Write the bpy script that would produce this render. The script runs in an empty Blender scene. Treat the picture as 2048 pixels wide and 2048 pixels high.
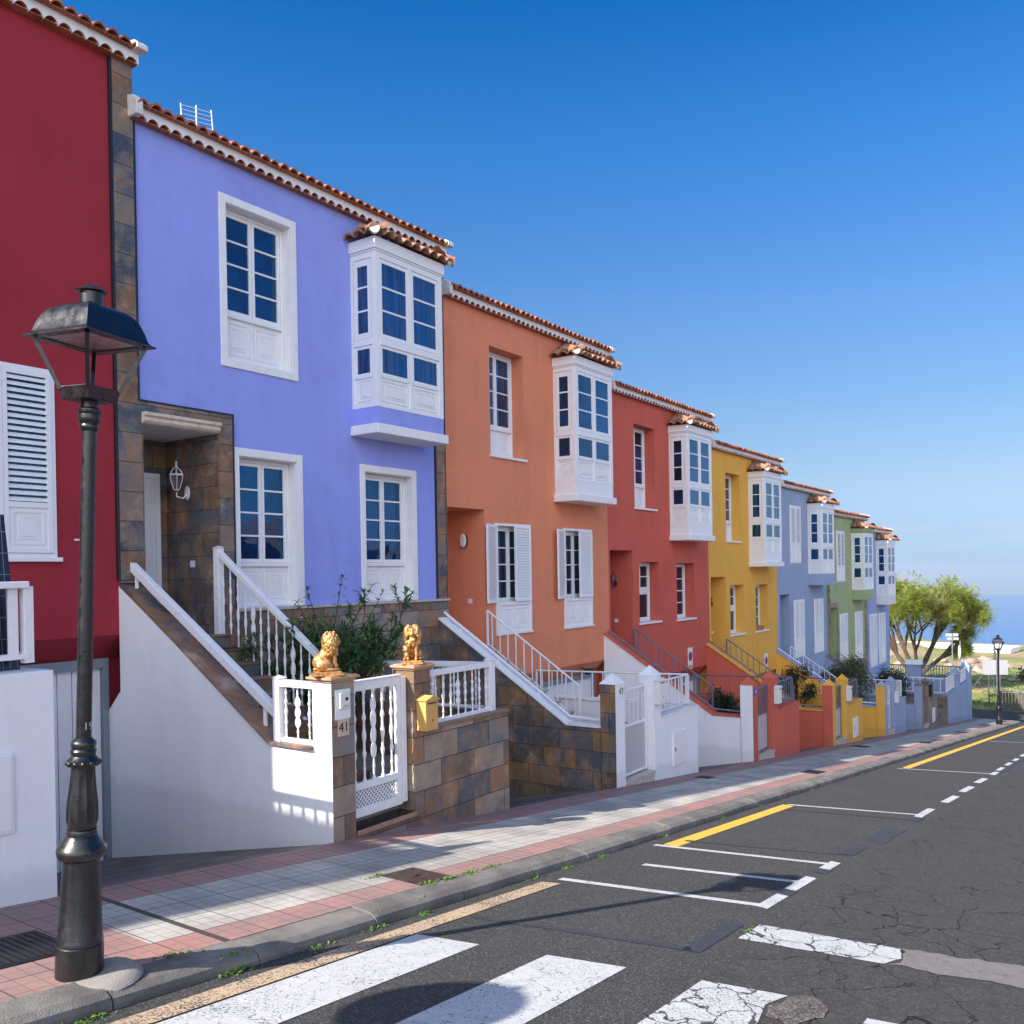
import bpy, bmesh, math, random
from mathutils import Vector, Matrix, noise
random.seed(7)
PI=math.pi
sc=bpy.context.scene
COL=sc.collection
# ------------------------------------------------------------------ layout constants (metres)
XB=6.50; HY=10.06; W=6.0; DH=0.6796          # first party line, facade plane, house width, step per house
def PZ(x): return -1.925-0.1133*x             # pavement height
def RZ(x): return PZ(x)-0.10                  # road height
def hp(k): return (XB+W*k, HY, -DH*k)         # house origin
# ------------------------------------------------------------------ materials
MATS={}
def new_mat(name):
    m=bpy.data.materials.new(name); m.use_nodes=True
    nt=m.node_tree; b=nt.nodes['Principled BSDF']
    MATS[name]=m
    return m,nt,b
def N(nt,t,**k):
    n=nt.nodes.new(t)
    for a,v in k.items():
        if a in n.inputs.keys(): n.inputs[a].default_value=v
        else: setattr(n,a,v)
    return n
def L(nt,a,b): nt.links.new(a,b)
def coords(nt): return N(nt,'ShaderNodeTexCoord').outputs['Object']
def geopos(nt): return N(nt,'ShaderNodeNewGeometry').outputs['Position']
def noise_n(nt,vec,scale,detail=4,rough=.55):
    n=N(nt,'ShaderNodeTexNoise'); n.inputs['Scale'].default_value=scale
    n.inputs['Detail'].default_value=detail; n.inputs['Roughness'].default_value=rough
    L(nt,vec,n.inputs['Vector']); return n.outputs['Fac']
def ramp(nt,fac,stops,interp='LINEAR'):
    r=N(nt,'ShaderNodeValToRGB'); r.color_ramp.interpolation=interp
    e=r.color_ramp.elements
    while len(e)<len(stops): e.new(.5)
    for i,(p,c) in enumerate(stops):
        e[i].position=p; e[i].color=(c,c,c,1) if isinstance(c,(int,float)) else (*c,1)
    L(nt,fac,r.inputs['Fac']); return r.outputs['Color']
def mix(nt,f,a,b,mode='MIX'):
    m=N(nt,'ShaderNodeMix'); m.data_type='RGBA'; m.blend_type=mode
    for s,v in ((0,f),(6,a),(7,b)):
        if hasattr(v,'links') or hasattr(v,'is_linked'): L(nt,v,m.inputs[s])
        else: m.inputs[s].default_value=v if s==0 else (*v,1)
    return m.outputs[2]
def math_n(nt,op,a,b=None,c=None):
    m=N(nt,'ShaderNodeMath'); m.operation=op
    for i,v in enumerate((a,b,c)):
        if v is None: continue
        if isinstance(v,(int,float)): m.inputs[i].default_value=v
        else: L(nt,v,m.inputs[i])
    return m.outputs[0]
def bump(nt,b,h,strength=.3,dist=.01):
    n=N(nt,'ShaderNodeBump'); n.inputs['Strength'].default_value=strength; n.inputs['Distance'].default_value=dist
    L(nt,h,n.inputs['Height']); L(nt,n.outputs['Normal'],b.inputs['Normal'])
def sc3(c,f): return tuple(min(1,x*f) for x in c)
def stucco(name,c,var=.08,bs=.3,rough=.85,streak=.09):
    m,nt,b=new_mat(name); v=geopos(nt)
    n1=noise_n(nt,v,.9,5); n2=noise_n(nt,v,9,4)
    mp=N(nt,'ShaderNodeMapping'); mp.inputs['Scale'].default_value=(3.5,3.5,.28); L(nt,v,mp.inputs['Vector'])
    n3=noise_n(nt,mp.outputs['Vector'],1.4,5)
    s=math_n(nt,'ADD',math_n(nt,'MULTIPLY',n1,.5),math_n(nt,'ADD',math_n(nt,'MULTIPLY',n2,.2),math_n(nt,'MULTIPLY',n3,.3)))
    col=ramp(nt,s,[(.3,sc3(c,1-var-streak)),(.5,c),(.7,sc3(c,1+var))])
    sp=N(nt,'ShaderNodeSeparateXYZ'); L(nt,v,sp.inputs[0])      # splash dirt and rising damp just above the pavement
    hgt=math_n(nt,'ADD',sp.outputs[2],math_n(nt,'MULTIPLY_ADD',sp.outputs[0],.1133,1.925))
    n4=noise_n(nt,v,6,6,.7)
    g=ramp(nt,math_n(nt,'ADD',hgt,math_n(nt,'MULTIPLY',n4,-.35)),[(.0,.22),(.10,0)])
    g=math_n(nt,'MULTIPLY',g,math_n(nt,'GREATER_THAN',hgt,-1.5))
    n5=noise_n(nt,mp.outputs['Vector'],5,6,.7)
    col=mix(nt,g,col,tuple(x*.35+.04 for x in c))
    col=mix(nt,ramp(nt,n5,[(.60,0),(.78,.14)]),col,tuple(x*.55+.03 for x in c))
    L(nt,col,b.inputs['Base Color']); b.inputs['Roughness'].default_value=rough; b.inputs['Specular IOR Level'].default_value=.25
    f=noise_n(nt,v,220,3); g=noise_n(nt,v,45,3)
    bump(nt,b,math_n(nt,'ADD',f,g),bs,.004)
    return m
def plain(name,c,rough=.5,metal=0,var=.06,scale=6,spec=.5,bs=0,bscale=60,coat=0):
    m,nt,b=new_mat(name); v=coords(nt)
    n=noise_n(nt,v,scale,5)
    L(nt,ramp(nt,n,[(.3,sc3(c,1-var)),(.7,sc3(c,1+var))]),b.inputs['Base Color'])
    L(nt,ramp(nt,noise_n(nt,v,scale*2.3,4),[(.3,max(0,rough-.08)),(.7,min(1,rough+.1))]),b.inputs['Roughness'])
    b.inputs['Metallic'].default_value=metal; b.inputs['Specular IOR Level'].default_value=spec
    b.inputs['Coat Weight'].default_value=coat
    if bs: bump(nt,b,noise_n(nt,v,bscale,3),bs,.004)
    return m
WHT=(.80,.80,.80)
stucco('stucco_purple',(.29,.34,.78))
stucco('stucco_crimson',(.33,.028,.042))
stucco('stucco_orange',(.72,.25,.135))
stucco('stucco_coral',(.57,.115,.08))
stucco('stucco_terracotta_wall',(.58,.13,.08))
stucco('stucco_yellow',(.78,.42,.075))
stucco('stucco_steel_blue',(.31,.38,.53))
stucco('stucco_green',(.35,.42,.22))
stucco('stucco_sky_blue',(.30,.38,.60))
stucco('stucco_white',(.83,.83,.85),.04,.3,.8,.06)
stucco('stucco_cream',(.62,.60,.55),.04,.2)
plain('pvc_white',(.80,.80,.81),.35,var=.02)
plain('trim_white',(.80,.79,.79),.6,var=.04,bs=.1)
plain('soffit_white',(.72,.70,.69),.8,var=.04)
plain('rail_white',(.80,.80,.82),.3,var=.02)
plain('rail_grey',(.17,.18,.23),.4,.3,var=.08)
plain('metal_door',(.48,.48,.50),.45,.2,var=.04)
plain('door_lilac',(.76,.75,.79),.4,var=.03)
plain('frame_grey',(.20,.24,.28),.5,var=.08)
plain('black_line',(.012,.014,.02),.4)
plain('mailbox_yellow',(.62,.37,.11),.45,var=.05)
plain('mailbox_white',(.74,.74,.72),.4,var=.03)
plain('plaque_clay',(.60,.42,.30),.6,var=.1)
plain('ink',(.01,.01,.012),.5)
plain('sign_white',(.78,.78,.76),.4)
plain('sign_blue',(.01,.05,.35),.4)
plain('sign_red',(.55,.02,.02),.4)
plain('sign_yellow',(.80,.50,.01),.4)
plain('moulding_cream',(.62,.52,.42),.6,var=.2,scale=9)
plain('wood_ledge',(.34,.20,.14),.45,var=.3,scale=10)
plain('granite_dark',(.016,.018,.022),.18,var=.4,scale=40,spec=.6)
plain('travertine',(.50,.44,.37),.5,var=.18,scale=12,bs=.1)
plain('aluminium',(.55,.55,.56),.35,.9)
plain('dark_fixture',(.015,.016,.02),.4)
plain('plastic_clay',(.45,.17,.09),.6)
plain('flower_yellow',(.80,.50,.02),.6)
plain('flower_red',(.45,.01,.02),.6)
plain('flower_pink',(.80,.35,.42),.6)
plain('mortar_white',(.66,.64,.60),.85,var=.15,scale=18,bs=.4)
plain('soil',(.06,.04,.03),.95,var=.4,scale=8,bs=.6)
plain('rust_cover',(.075,.045,.038),.6,.3,var=.4,scale=14,bs=.5,bscale=90)
plain('iron_grate',(.012,.012,.014),.6,.3,var=.3)
plain('paint_dark',(.030,.033,.045),.8,var=.35,scale=25,bs=.3)
plain('wood_grey',(.10,.09,.085),.9,var=.3,scale=12)
def glass(name,c,tint=.0,curt=None,rough=.015):
    m,nt,b=new_mat(name); v=geopos(nt)
    mp=N(nt,'ShaderNodeMapping'); mp.inputs['Scale'].default_value=(16,16,.7); L(nt,v,mp.inputs['Vector'])
    n=noise_n(nt,mp.outputs['Vector'],1,3); n2=noise_n(nt,v,.8,3)
    bx=noise_n(nt,v,.45,1)
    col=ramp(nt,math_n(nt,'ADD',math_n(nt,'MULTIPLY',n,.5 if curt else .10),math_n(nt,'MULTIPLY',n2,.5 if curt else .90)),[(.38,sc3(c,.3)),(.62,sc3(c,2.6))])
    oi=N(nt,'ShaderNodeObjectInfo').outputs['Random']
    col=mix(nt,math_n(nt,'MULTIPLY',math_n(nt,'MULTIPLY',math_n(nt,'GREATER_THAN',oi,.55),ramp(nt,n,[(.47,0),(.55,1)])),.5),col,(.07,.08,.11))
    L(nt,col,b.inputs['Base Color']); b.inputs['Roughness'].default_value=rough
    b.inputs['IOR'].default_value=1.9; b.inputs['Specular IOR Level'].default_value=.6
    b.inputs['Specular Tint'].default_value=(.22,.62,1,1)
    bump(nt,b,noise_n(nt,v,1.6,2),.35,.03)
    return m
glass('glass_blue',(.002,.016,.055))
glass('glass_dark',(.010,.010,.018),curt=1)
plain('cap_brown',(.46,.28,.16),.55,var=.2,scale=12)
glass('glass_lamp',(.30,.22,.20),rough=.2)
# black cast iron with dust and scratches
m,nt,b=new_mat('cast_iron'); v=coords(nt)
n=noise_n(nt,v,18,8,.7); s=noise_n(nt,v,90,4,.7)
col=mix(nt,ramp(nt,s,[(.66,0),(.74,.6)]),(.004,.005,.007),(.05,.055,.065))
L(nt,mix(nt,ramp(nt,n,[(.6,0),(.85,.2)]),col,(.03,.033,.04)),b.inputs['Base Color'])
L(nt,ramp(nt,n,[(.35,.22),(.7,.5)]),b.inputs['Roughness']); b.inputs['Specular IOR Level'].default_value=.7
bump(nt,b,math_n(nt,'ADD',noise_n(nt,v,70,4),n),.35,.003)
# gold paint
m,nt,b=new_mat('gold_paint'); v=coords(nt); n=noise_n(nt,v,30,5)
L(nt,ramp(nt,n,[(.3,(.36,.16,.04)),(.6,(.72,.40,.15)),(.8,(.85,.55,.25))]),b.inputs['Base Color'])
b.inputs['Metallic'].default_value=.65; b.inputs['Roughness'].default_value=.38
bump(nt,b,noise_n(nt,v,55,4),.35,.004)
# terracotta roof tiles
def tilemat(name,a,c,d):
    m,nt,b=new_mat(name); v=geopos(nt)
    n=noise_n(nt,v,3.2,6,.7); n2=noise_n(nt,v,28,5,.7)
    L(nt,ramp(nt,math_n(nt,'ADD',math_n(nt,'MULTIPLY',n,.6),math_n(nt,'MULTIPLY',n2,.4)),[(.35,a),(.5,c),(.66,d)]),b.inputs['Base Color'])
    b.inputs['Roughness'].default_value=.85; bump(nt,b,n2,.5,.006)
tilemat('roof_tile',(.15,.055,.035),(.36,.115,.055),(.52,.21,.11))
tilemat('roof_tile_old',(.12,.07,.05),(.36,.17,.10),(.62,.36,.24))
# slate cladding: u=x+y so that front and side faces both tile
def slate(name,cols,bw=.62,bh=.30,sat=1.,gap=.004,mortar=(.018,.016,.015)):
    m,nt,b=new_mat(name); v=geopos(nt)
    sp=N(nt,'ShaderNodeSeparateXYZ'); L(nt,v,sp.inputs[0])
    cb=N(nt,'ShaderNodeCombineXYZ'); L(nt,math_n(nt,'ADD',sp.outputs[0],sp.outputs[1]),cb.inputs[0]); L(nt,sp.outputs[2],cb.inputs[1])
    br=N(nt,'ShaderNodeTexBrick'); L(nt,cb.outputs[0],br.inputs['Vector'])
    br.inputs['Color1'].default_value=(0,0,0,1); br.inputs['Color2'].default_value=(1,1,1,1); br.inputs['Mortar'].default_value=(.5,.5,.5,1)
    br.inputs['Scale'].default_value=1; br.inputs['Mortar Size'].default_value=gap; br.inputs['Mortar Smooth'].default_value=.1
    br.inputs['Brick Width'].default_value=bw; br.inputs['Row Height'].default_value=bh; br.inputs['Bias'].default_value=0
    base=ramp(nt,br.outputs['Color'],cols,'CONSTANT')
    dn=N(nt,'ShaderNodeTexNoise'); dn.inputs['Scale'].default_value=1.7; dn.inputs['Detail'].default_value=6; dn.inputs['Distortion'].default_value=1.6; L(nt,v,dn.inputs['Vector'])
    blot=ramp(nt,dn.outputs['Fac'],[(.36,(.07,.085,.11)),(.47,(.22,.18,.15)),(.56,(.33,.15,.06)),(.68,(.42,.33,.26))])
    c=mix(nt,ramp(nt,noise_n(nt,v,3.1,6,.65),[(.42,.0),(.62,.85)]),base,blot)
    c=mix(nt,ramp(nt,noise_n(nt,v,26,6,.7),[(.45,0),(.8,.35)]),c,(.30,.25,.20))
    c=mix(nt,br.outputs['Fac'],c,mortar)
    L(nt,c,b.inputs['Base Color'])
    L(nt,ramp(nt,noise_n(nt,v,12,4),[(.3,.38),(.7,.65)]),b.inputs['Roughness'])
    h=math_n(nt,'SUBTRACT',math_n(nt,'MULTIPLY',noise_n(nt,v,9,7,.65),.6),math_n(nt,'MULTIPLY',br.outputs['Fac'],.7))
    bump(nt,b,h,.75,.018)
SL=[(0,(.15,.10,.07)),(.30,(.22,.125,.07)),(.40,(.09,.095,.105)),(.47,(.29,.15,.075)),(.54,(.20,.19,.18)),(.61,(.15,.09,.065)),(.70,(.32,.26,.20))]
slate('slate_brown',SL)
slate('slate_dark',[(0,(.09,.065,.05)),(.30,(.16,.09,.045)),(.42,(.045,.07,.095)),(.52,(.21,.12,.05)),(.64,(.09,.09,.10))],.60,.31)
slate('slate_strip',[(0,(.15,.08,.035)),(.30,(.035,.055,.08)),(.44,(.20,.11,.045)),(.52,(.05,.07,.10)),(.64,(.19,.14,.11))],.9,.36)
slate('slate_coping',[(0,(.10,.055,.035)),(.35,(.15,.075,.045)),(.5,(.05,.05,.06)),(.62,(.22,.12,.07))],.8,2.0)
slate('stone_rubble',[(0,(.26,.20,.15)),(.2,(.14,.12,.11)),(.4,(.30,.20,.14)),(.6,(.20,.19,.18)),(.8,(.12,.08,.06))],.42,.2,mortar=(.12,.11,.10))
# pavement
m,nt,b=new_mat('pavers'); v=geopos(nt)
sp=N(nt,'ShaderNodeSeparateXYZ'); L(nt,v,sp.inputs[0]); X_,Y_=sp.outputs[0],sp.outputs[1]
def lines(nt,c,period,off,w):   # 1 on joints
    t=math_n(nt,'FRACT',math_n(nt,'DIVIDE',math_n(nt,'SUBTRACT',c,off),period))
    d=math_n(nt,'ABSOLUTE',math_n(nt,'SUBTRACT',t,.5))
    return math_n(nt,'GREATER_THAN',d,.5-w/period/2)
fine=math_n(nt,'MAXIMUM',lines(nt,X_,.1107,3.72,.007),lines(nt,Y_,.1107,5.155,.007))
bold=math_n(nt,'MAXIMUM',lines(nt,X_,.332,3.72,.011),lines(nt,Y_,.332,5.155,.011))
pink=math_n(nt,'MAXIMUM',math_n(nt,'MAXIMUM',math_n(nt,'LESS_THAN',Y_,5.155),math_n(nt,'GREATER_THAN',Y_,6.15)),math_n(nt,'LESS_THAN',X_,3.36))
n=noise_n(nt,v,1.6,6,.65); n2=noise_n(nt,v,30,5,.7)
vs=N(nt,'ShaderNodeVectorMath'); vs.operation='SNAP'; L(nt,v,vs.inputs[0]); vs.inputs[1].default_value=(.332,.332,100)
wn=N(nt,'ShaderNodeTexWhiteNoise'); L(nt,vs.outputs[0],wn.inputs['Vector'])
pc=mix(nt,n2,(.34,.155,.13),(.48,.25,.21)); wc=mix(nt,n2,(.44,.41,.355),(.60,.565,.50))
c=mix(nt,pink,wc,pc)
c=mix(nt,math_n(nt,'MULTIPLY',wn.outputs['Value'],.30),c,(.22,.20,.19))
c=mix(nt,ramp(nt,n,[(.42,.45),(.62,0)]),c,(.16,.145,.135))
j=math_n(nt,'MAXIMUM',math_n(nt,'MULTIPLY',fine,.45),math_n(nt,'MULTIPLY',bold,.85))
strip=math_n(nt,'LESS_THAN',math_n(nt,'ABSOLUTE',math_n(nt,'SUBTRACT',X_,3.72)),.028)
c=mix(nt,math_n(nt,'MAXIMUM',j,strip),c,(.055,.048,.042))
L(nt,c,b.inputs['Base Color']); b.inputs['Roughness'].default_value=.8
bump(nt,b,math_n(nt,'SUBTRACT',math_n(nt,'MULTIPLY',n2,.3),math_n(nt,'MAXIMUM',fine,bold)),.5,.006)
# asphalt
def crack_net(nt,v,scale,w0,w1,dist=.35):
    dn=N(nt,'ShaderNodeTexNoise'); dn.inputs['Scale'].default_value=scale*1.3; dn.inputs['Detail'].default_value=5; L(nt,v,dn.inputs['Vector'])
    off=N(nt,'ShaderNodeVectorMath'); off.operation='MULTIPLY_ADD'; L(nt,dn.outputs['Color'],off.inputs[0]); off.inputs[1].default_value=(dist,dist,0); L(nt,v,off.inputs[2])
    vo=N(nt,'ShaderNodeTexVoronoi'); vo.feature='DISTANCE_TO_EDGE'; vo.inputs['Scale'].default_value=scale; L(nt,off.outputs[0],vo.inputs['Vector'])
    return ramp(nt,vo.outputs['Distance'],[(w0,1),(w1,0)])
def asphalt_nodes(nt,v):
    n=noise_n(nt,v,.7,5,.6); g=noise_n(nt,v,260,2,.5); g2=noise_n(nt,v,95,3,.6)
    vo=N(nt,'ShaderNodeTexVoronoi'); vo.inputs['Scale'].default_value=105; L(nt,v,vo.inputs['Vector'])
    base=mix(nt,n,(.036,.035,.034),(.062,.060,.057))
    sprk=math_n(nt,'MULTIPLY',ramp(nt,vo.outputs['Color'],[(.60,0),(.95,1)]),.75)
    c=mix(nt,sprk,base,(.20,.185,.17))
    c=mix(nt,ramp(nt,noise_n(nt,v,3.7,6,.7),[(.55,0),(.75,.45)]),c,(.10,.092,.085))
    c=mix(nt,ramp(nt,g2,[(.3,.75),(.52,0)]),c,(.016,.015,.015))
    sp=N(nt,'ShaderNodeSeparateXYZ'); L(nt,v,sp.inputs[0])
    old=ramp(nt,math_n(nt,'ADD',sp.outputs[1],math_n(nt,'MULTIPLY',noise_n(nt,v,1.2,4),.8)),[(2.3,1),(2.75,0)]) if 0 else math_n(nt,'LESS_THAN',math_n(nt,'ADD',sp.outputs[1],math_n(nt,'MULTIPLY',noise_n(nt,v,2.2,5,.7),.6)),2.62)
    cr=crack_net(nt,v,2.1,.004,.014,.5)
    patchy=ramp(nt,noise_n(nt,v,.9,3),[(.40,0),(.52,1)])
    crk=math_n(nt,'MULTIPLY',math_n(nt,'MULTIPLY',cr,old),patchy)
    rough_old=crack_net(nt,v,15,.02,.12,.25)
    c=mix(nt,math_n(nt,'MULTIPLY',old,.35),c,(.085,.080,.076))
    c=mix(nt,math_n(nt,'MULTIPLY',math_n(nt,'MULTIPLY',rough_old,old),.45),c,(.03,.028,.027))
    c=mix(nt,crk,c,(.010,.009,.009))
    h=math_n(nt,'ADD',math_n(nt,'MULTIPLY',vo.outputs['Distance'],-.9),math_n(nt,'MULTIPLY',g2,.5))
    h=math_n(nt,'SUBTRACT',h,math_n(nt,'MULTIPLY',crk,2.5))
    h=math_n(nt,'SUBTRACT',h,math_n(nt,'MULTIPLY',math_n(nt,'MULTIPLY',rough_old,old),.9))
    return c,h,crk
m,nt,b=new_mat('asphalt'); v=geopos(nt); c,h,_=asphalt_nodes(nt,v)
L(nt,c,b.inputs['Base Color']); b.inputs['Roughness'].default_value=.85; b.inputs['Specular IOR Level'].default_value=.3; bump(nt,b,h,.7,.006)
def roadpaint(name,c1,c2,wear,cracks=0):
    m,nt,b=new_mat(name); v=geopos(nt); ac,h,crk=asphalt_nodes(nt,v)
    n=noise_n(nt,v,60,6,.75); n2=noise_n(nt,v,2.5,4)
    w=ramp(nt,math_n(nt,'ADD',n,math_n(nt,'MULTIPLY',n2,.35)),[(wear-.03,1),(wear+.03,0)])
    hair=math_n(nt,'MULTIPLY',crack_net(nt,v,7,.004,.014,.25),ramp(nt,n2,[(.4,0),(.6,.9)]))
    w=math_n(nt,'MAXIMUM',w,hair)
    if cracks: w=math_n(nt,'MAXIMUM',w,crack_net(nt,v,cracks,.016,.032,.4))
    L(nt,mix(nt,w,mix(nt,noise_n(nt,v,14,5),c1,c2),ac),b.inputs['Base Color'])
    b.inputs['Roughness'].default_value=.75; bump(nt,b,math_n(nt,'SUBTRACT',math_n(nt,'MULTIPLY',h,.5),math_n(nt,'MULTIPLY',w,1.)),.45,.005)
roadpaint('paint_white',(.42,.42,.42),(.58,.58,.57),.56)
roadpaint('paint_white_cracked',(.42,.42,.41),(.57,.57,.56),.57,3.6)
roadpaint('paint_yellow',(.68,.36,.03),(.78,.47,.07),.46)
roadpaint('paint_yellow_worn',(.44,.30,.18),(.58,.44,.29),.62)
roadpaint('paint_dark_worn',(.028,.031,.042),(.04,.043,.055),.60)
roadpaint('patch_grey',(.13,.12,.11),(.24,.22,.20),.50)
roadpaint('patch_sandy',(.16,.12,.09),(.34,.27,.21),.66)
# concrete
def concrete(name,a,c,bs=.6,dark=.3):
    m,nt,b=new_mat(name); v=geopos(nt)
    n=noise_n(nt,v,2.2,7,.65); g=noise_n(nt,v,110,3,.6); n3=noise_n(nt,v,11,5)
    col=mix(nt,g,a,c); col=mix(nt,ramp(nt,n,[(.4,dark),(.65,0)]),col,sc3(a,.35))
    col=mix(nt,ramp(nt,n3,[(.6,0),(.8,.3)]),col,sc3(c,1.3))
    L(nt,col,b.inputs['Base Color']); b.inputs['Roughness'].default_value=.9; bump(nt,b,math_n(nt,'ADD',g,n3),bs,.008)
concrete('kerb_concrete',(.15,.135,.12),(.32,.29,.26),.9,.6)
concrete('ramp_concrete',(.13,.12,.11),(.21,.195,.18),.5,.6)
concrete('concrete_pale',(.28,.25,.22),(.42,.38,.33),.6,.3)
# ground far
m,nt,b=new_mat('hillside'); v=geopos(nt)
n=noise_n(nt,v,.16,6,.7); n2=noise_n(nt,v,1.3,5,.7)
c=ramp(nt,n,[(.36,(.16,.20,.035)),(.47,(.27,.26,.08)),(.53,(.38,.25,.14)),(.62,(.42,.31,.20))])
L(nt,mix(nt,ramp(nt,n2,[(.4,0),(.7,.6)]),c,(.10,.11,.035)),b.inputs['Base Color']); b.inputs['Roughness'].default_value=.95
bump(nt,b,n2,.8,.15)
m,nt,b=new_mat('rock'); v=geopos(nt)
L(nt,ramp(nt,noise_n(nt,v,1.5,7,.7),[(.35,(.16,.11,.08)),(.5,(.36,.27,.21)),(.7,(.48,.40,.34))]),b.inputs['Base Color']); b.inputs['Roughness'].default_value=.9
bump(nt,b,noise_n(nt,v,4,6),.8,.1)
m,nt,b=new_mat('sea_water'); v=geopos(nt)
b.inputs['Base Color'].default_value=(.035,.15,.36,1); b.inputs['Roughness'].default_value=.35; b.inputs['IOR'].default_value=1.33
mp=N(nt,'ShaderNodeMapping'); mp.inputs['Scale'].default_value=(.004,.02,.01); L(nt,v,mp.inputs['Vector'])
bump(nt,b,noise_n(nt,mp.outputs['Vector'],6,8,.7),.5,6)
def leafmat(name,a,c,d,tr=.25):
    m,nt,b=new_mat(name); v=geopos(nt)
    wn=noise_n(nt,v,2.2,4,.7); w2=noise_n(nt,v,22,2)
    L(nt,ramp(nt,math_n(nt,'ADD',math_n(nt,'MULTIPLY',wn,.55),math_n(nt,'MULTIPLY',w2,.45)),[(.36,a),(.5,c),(.64,d)]),b.inputs['Base Color'])
    b.inputs['Roughness'].default_value=.5; b.inputs['Transmission Weight'].default_value=0
    tl=N(nt,'ShaderNodeBsdfTranslucent'); tl.inputs['Color'].default_value=(*sc3(d,1.3),1)
    ms=N(nt,'ShaderNodeMixShader'); ms.inputs[0].default_value=tr
    L(nt,b.outputs[0],ms.inputs[1]); L(nt,tl.outputs[0],ms.inputs[2]); L(nt,ms.outputs[0],nt.nodes['Material Output'].inputs['Surface'])
leafmat('leaf_oleander',(.02,.06,.02),(.05,.13,.03),(.11,.22,.05))
leafmat('leaf_dark',(.012,.025,.010),(.025,.05,.018),(.05,.08,.025))
leafmat('leaf_shrub',(.03,.05,.018),(.07,.10,.03),(.14,.13,.05))
leafmat('leaf_tree',(.08,.14,.03),(.22,.29,.05),(.42,.43,.08),.42)
leafmat('leaf_weed',(.05,.11,.02),(.10,.20,.03),(.18,.28,.05))
plain('bark',(.095,.065,.05),.9,var=.4,scale=5,bs=.8,bscale=18)
plain('bark_pale',(.30,.22,.16),.9,var=.3,scale=4)
plain('stem',(.07,.05,.035),.8,var=.3)
# solar panel
m,nt,b=new_mat('solar_cells'); v=coords(nt); sp=N(nt,'ShaderNodeSeparateXYZ'); L(nt,v,sp.inputs[0])
g=math_n(nt,'MAXIMUM',lines(nt,sp.outputs[0],.052,0,.004),lines(nt,sp.outputs[2],.16,0,.004))
L(nt,mix(nt,g,(.012,.014,.03),(.20,.23,.30)),b.inputs['Base Color']); b.inputs['Roughness'].default_value=.18
M=MATS
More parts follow.
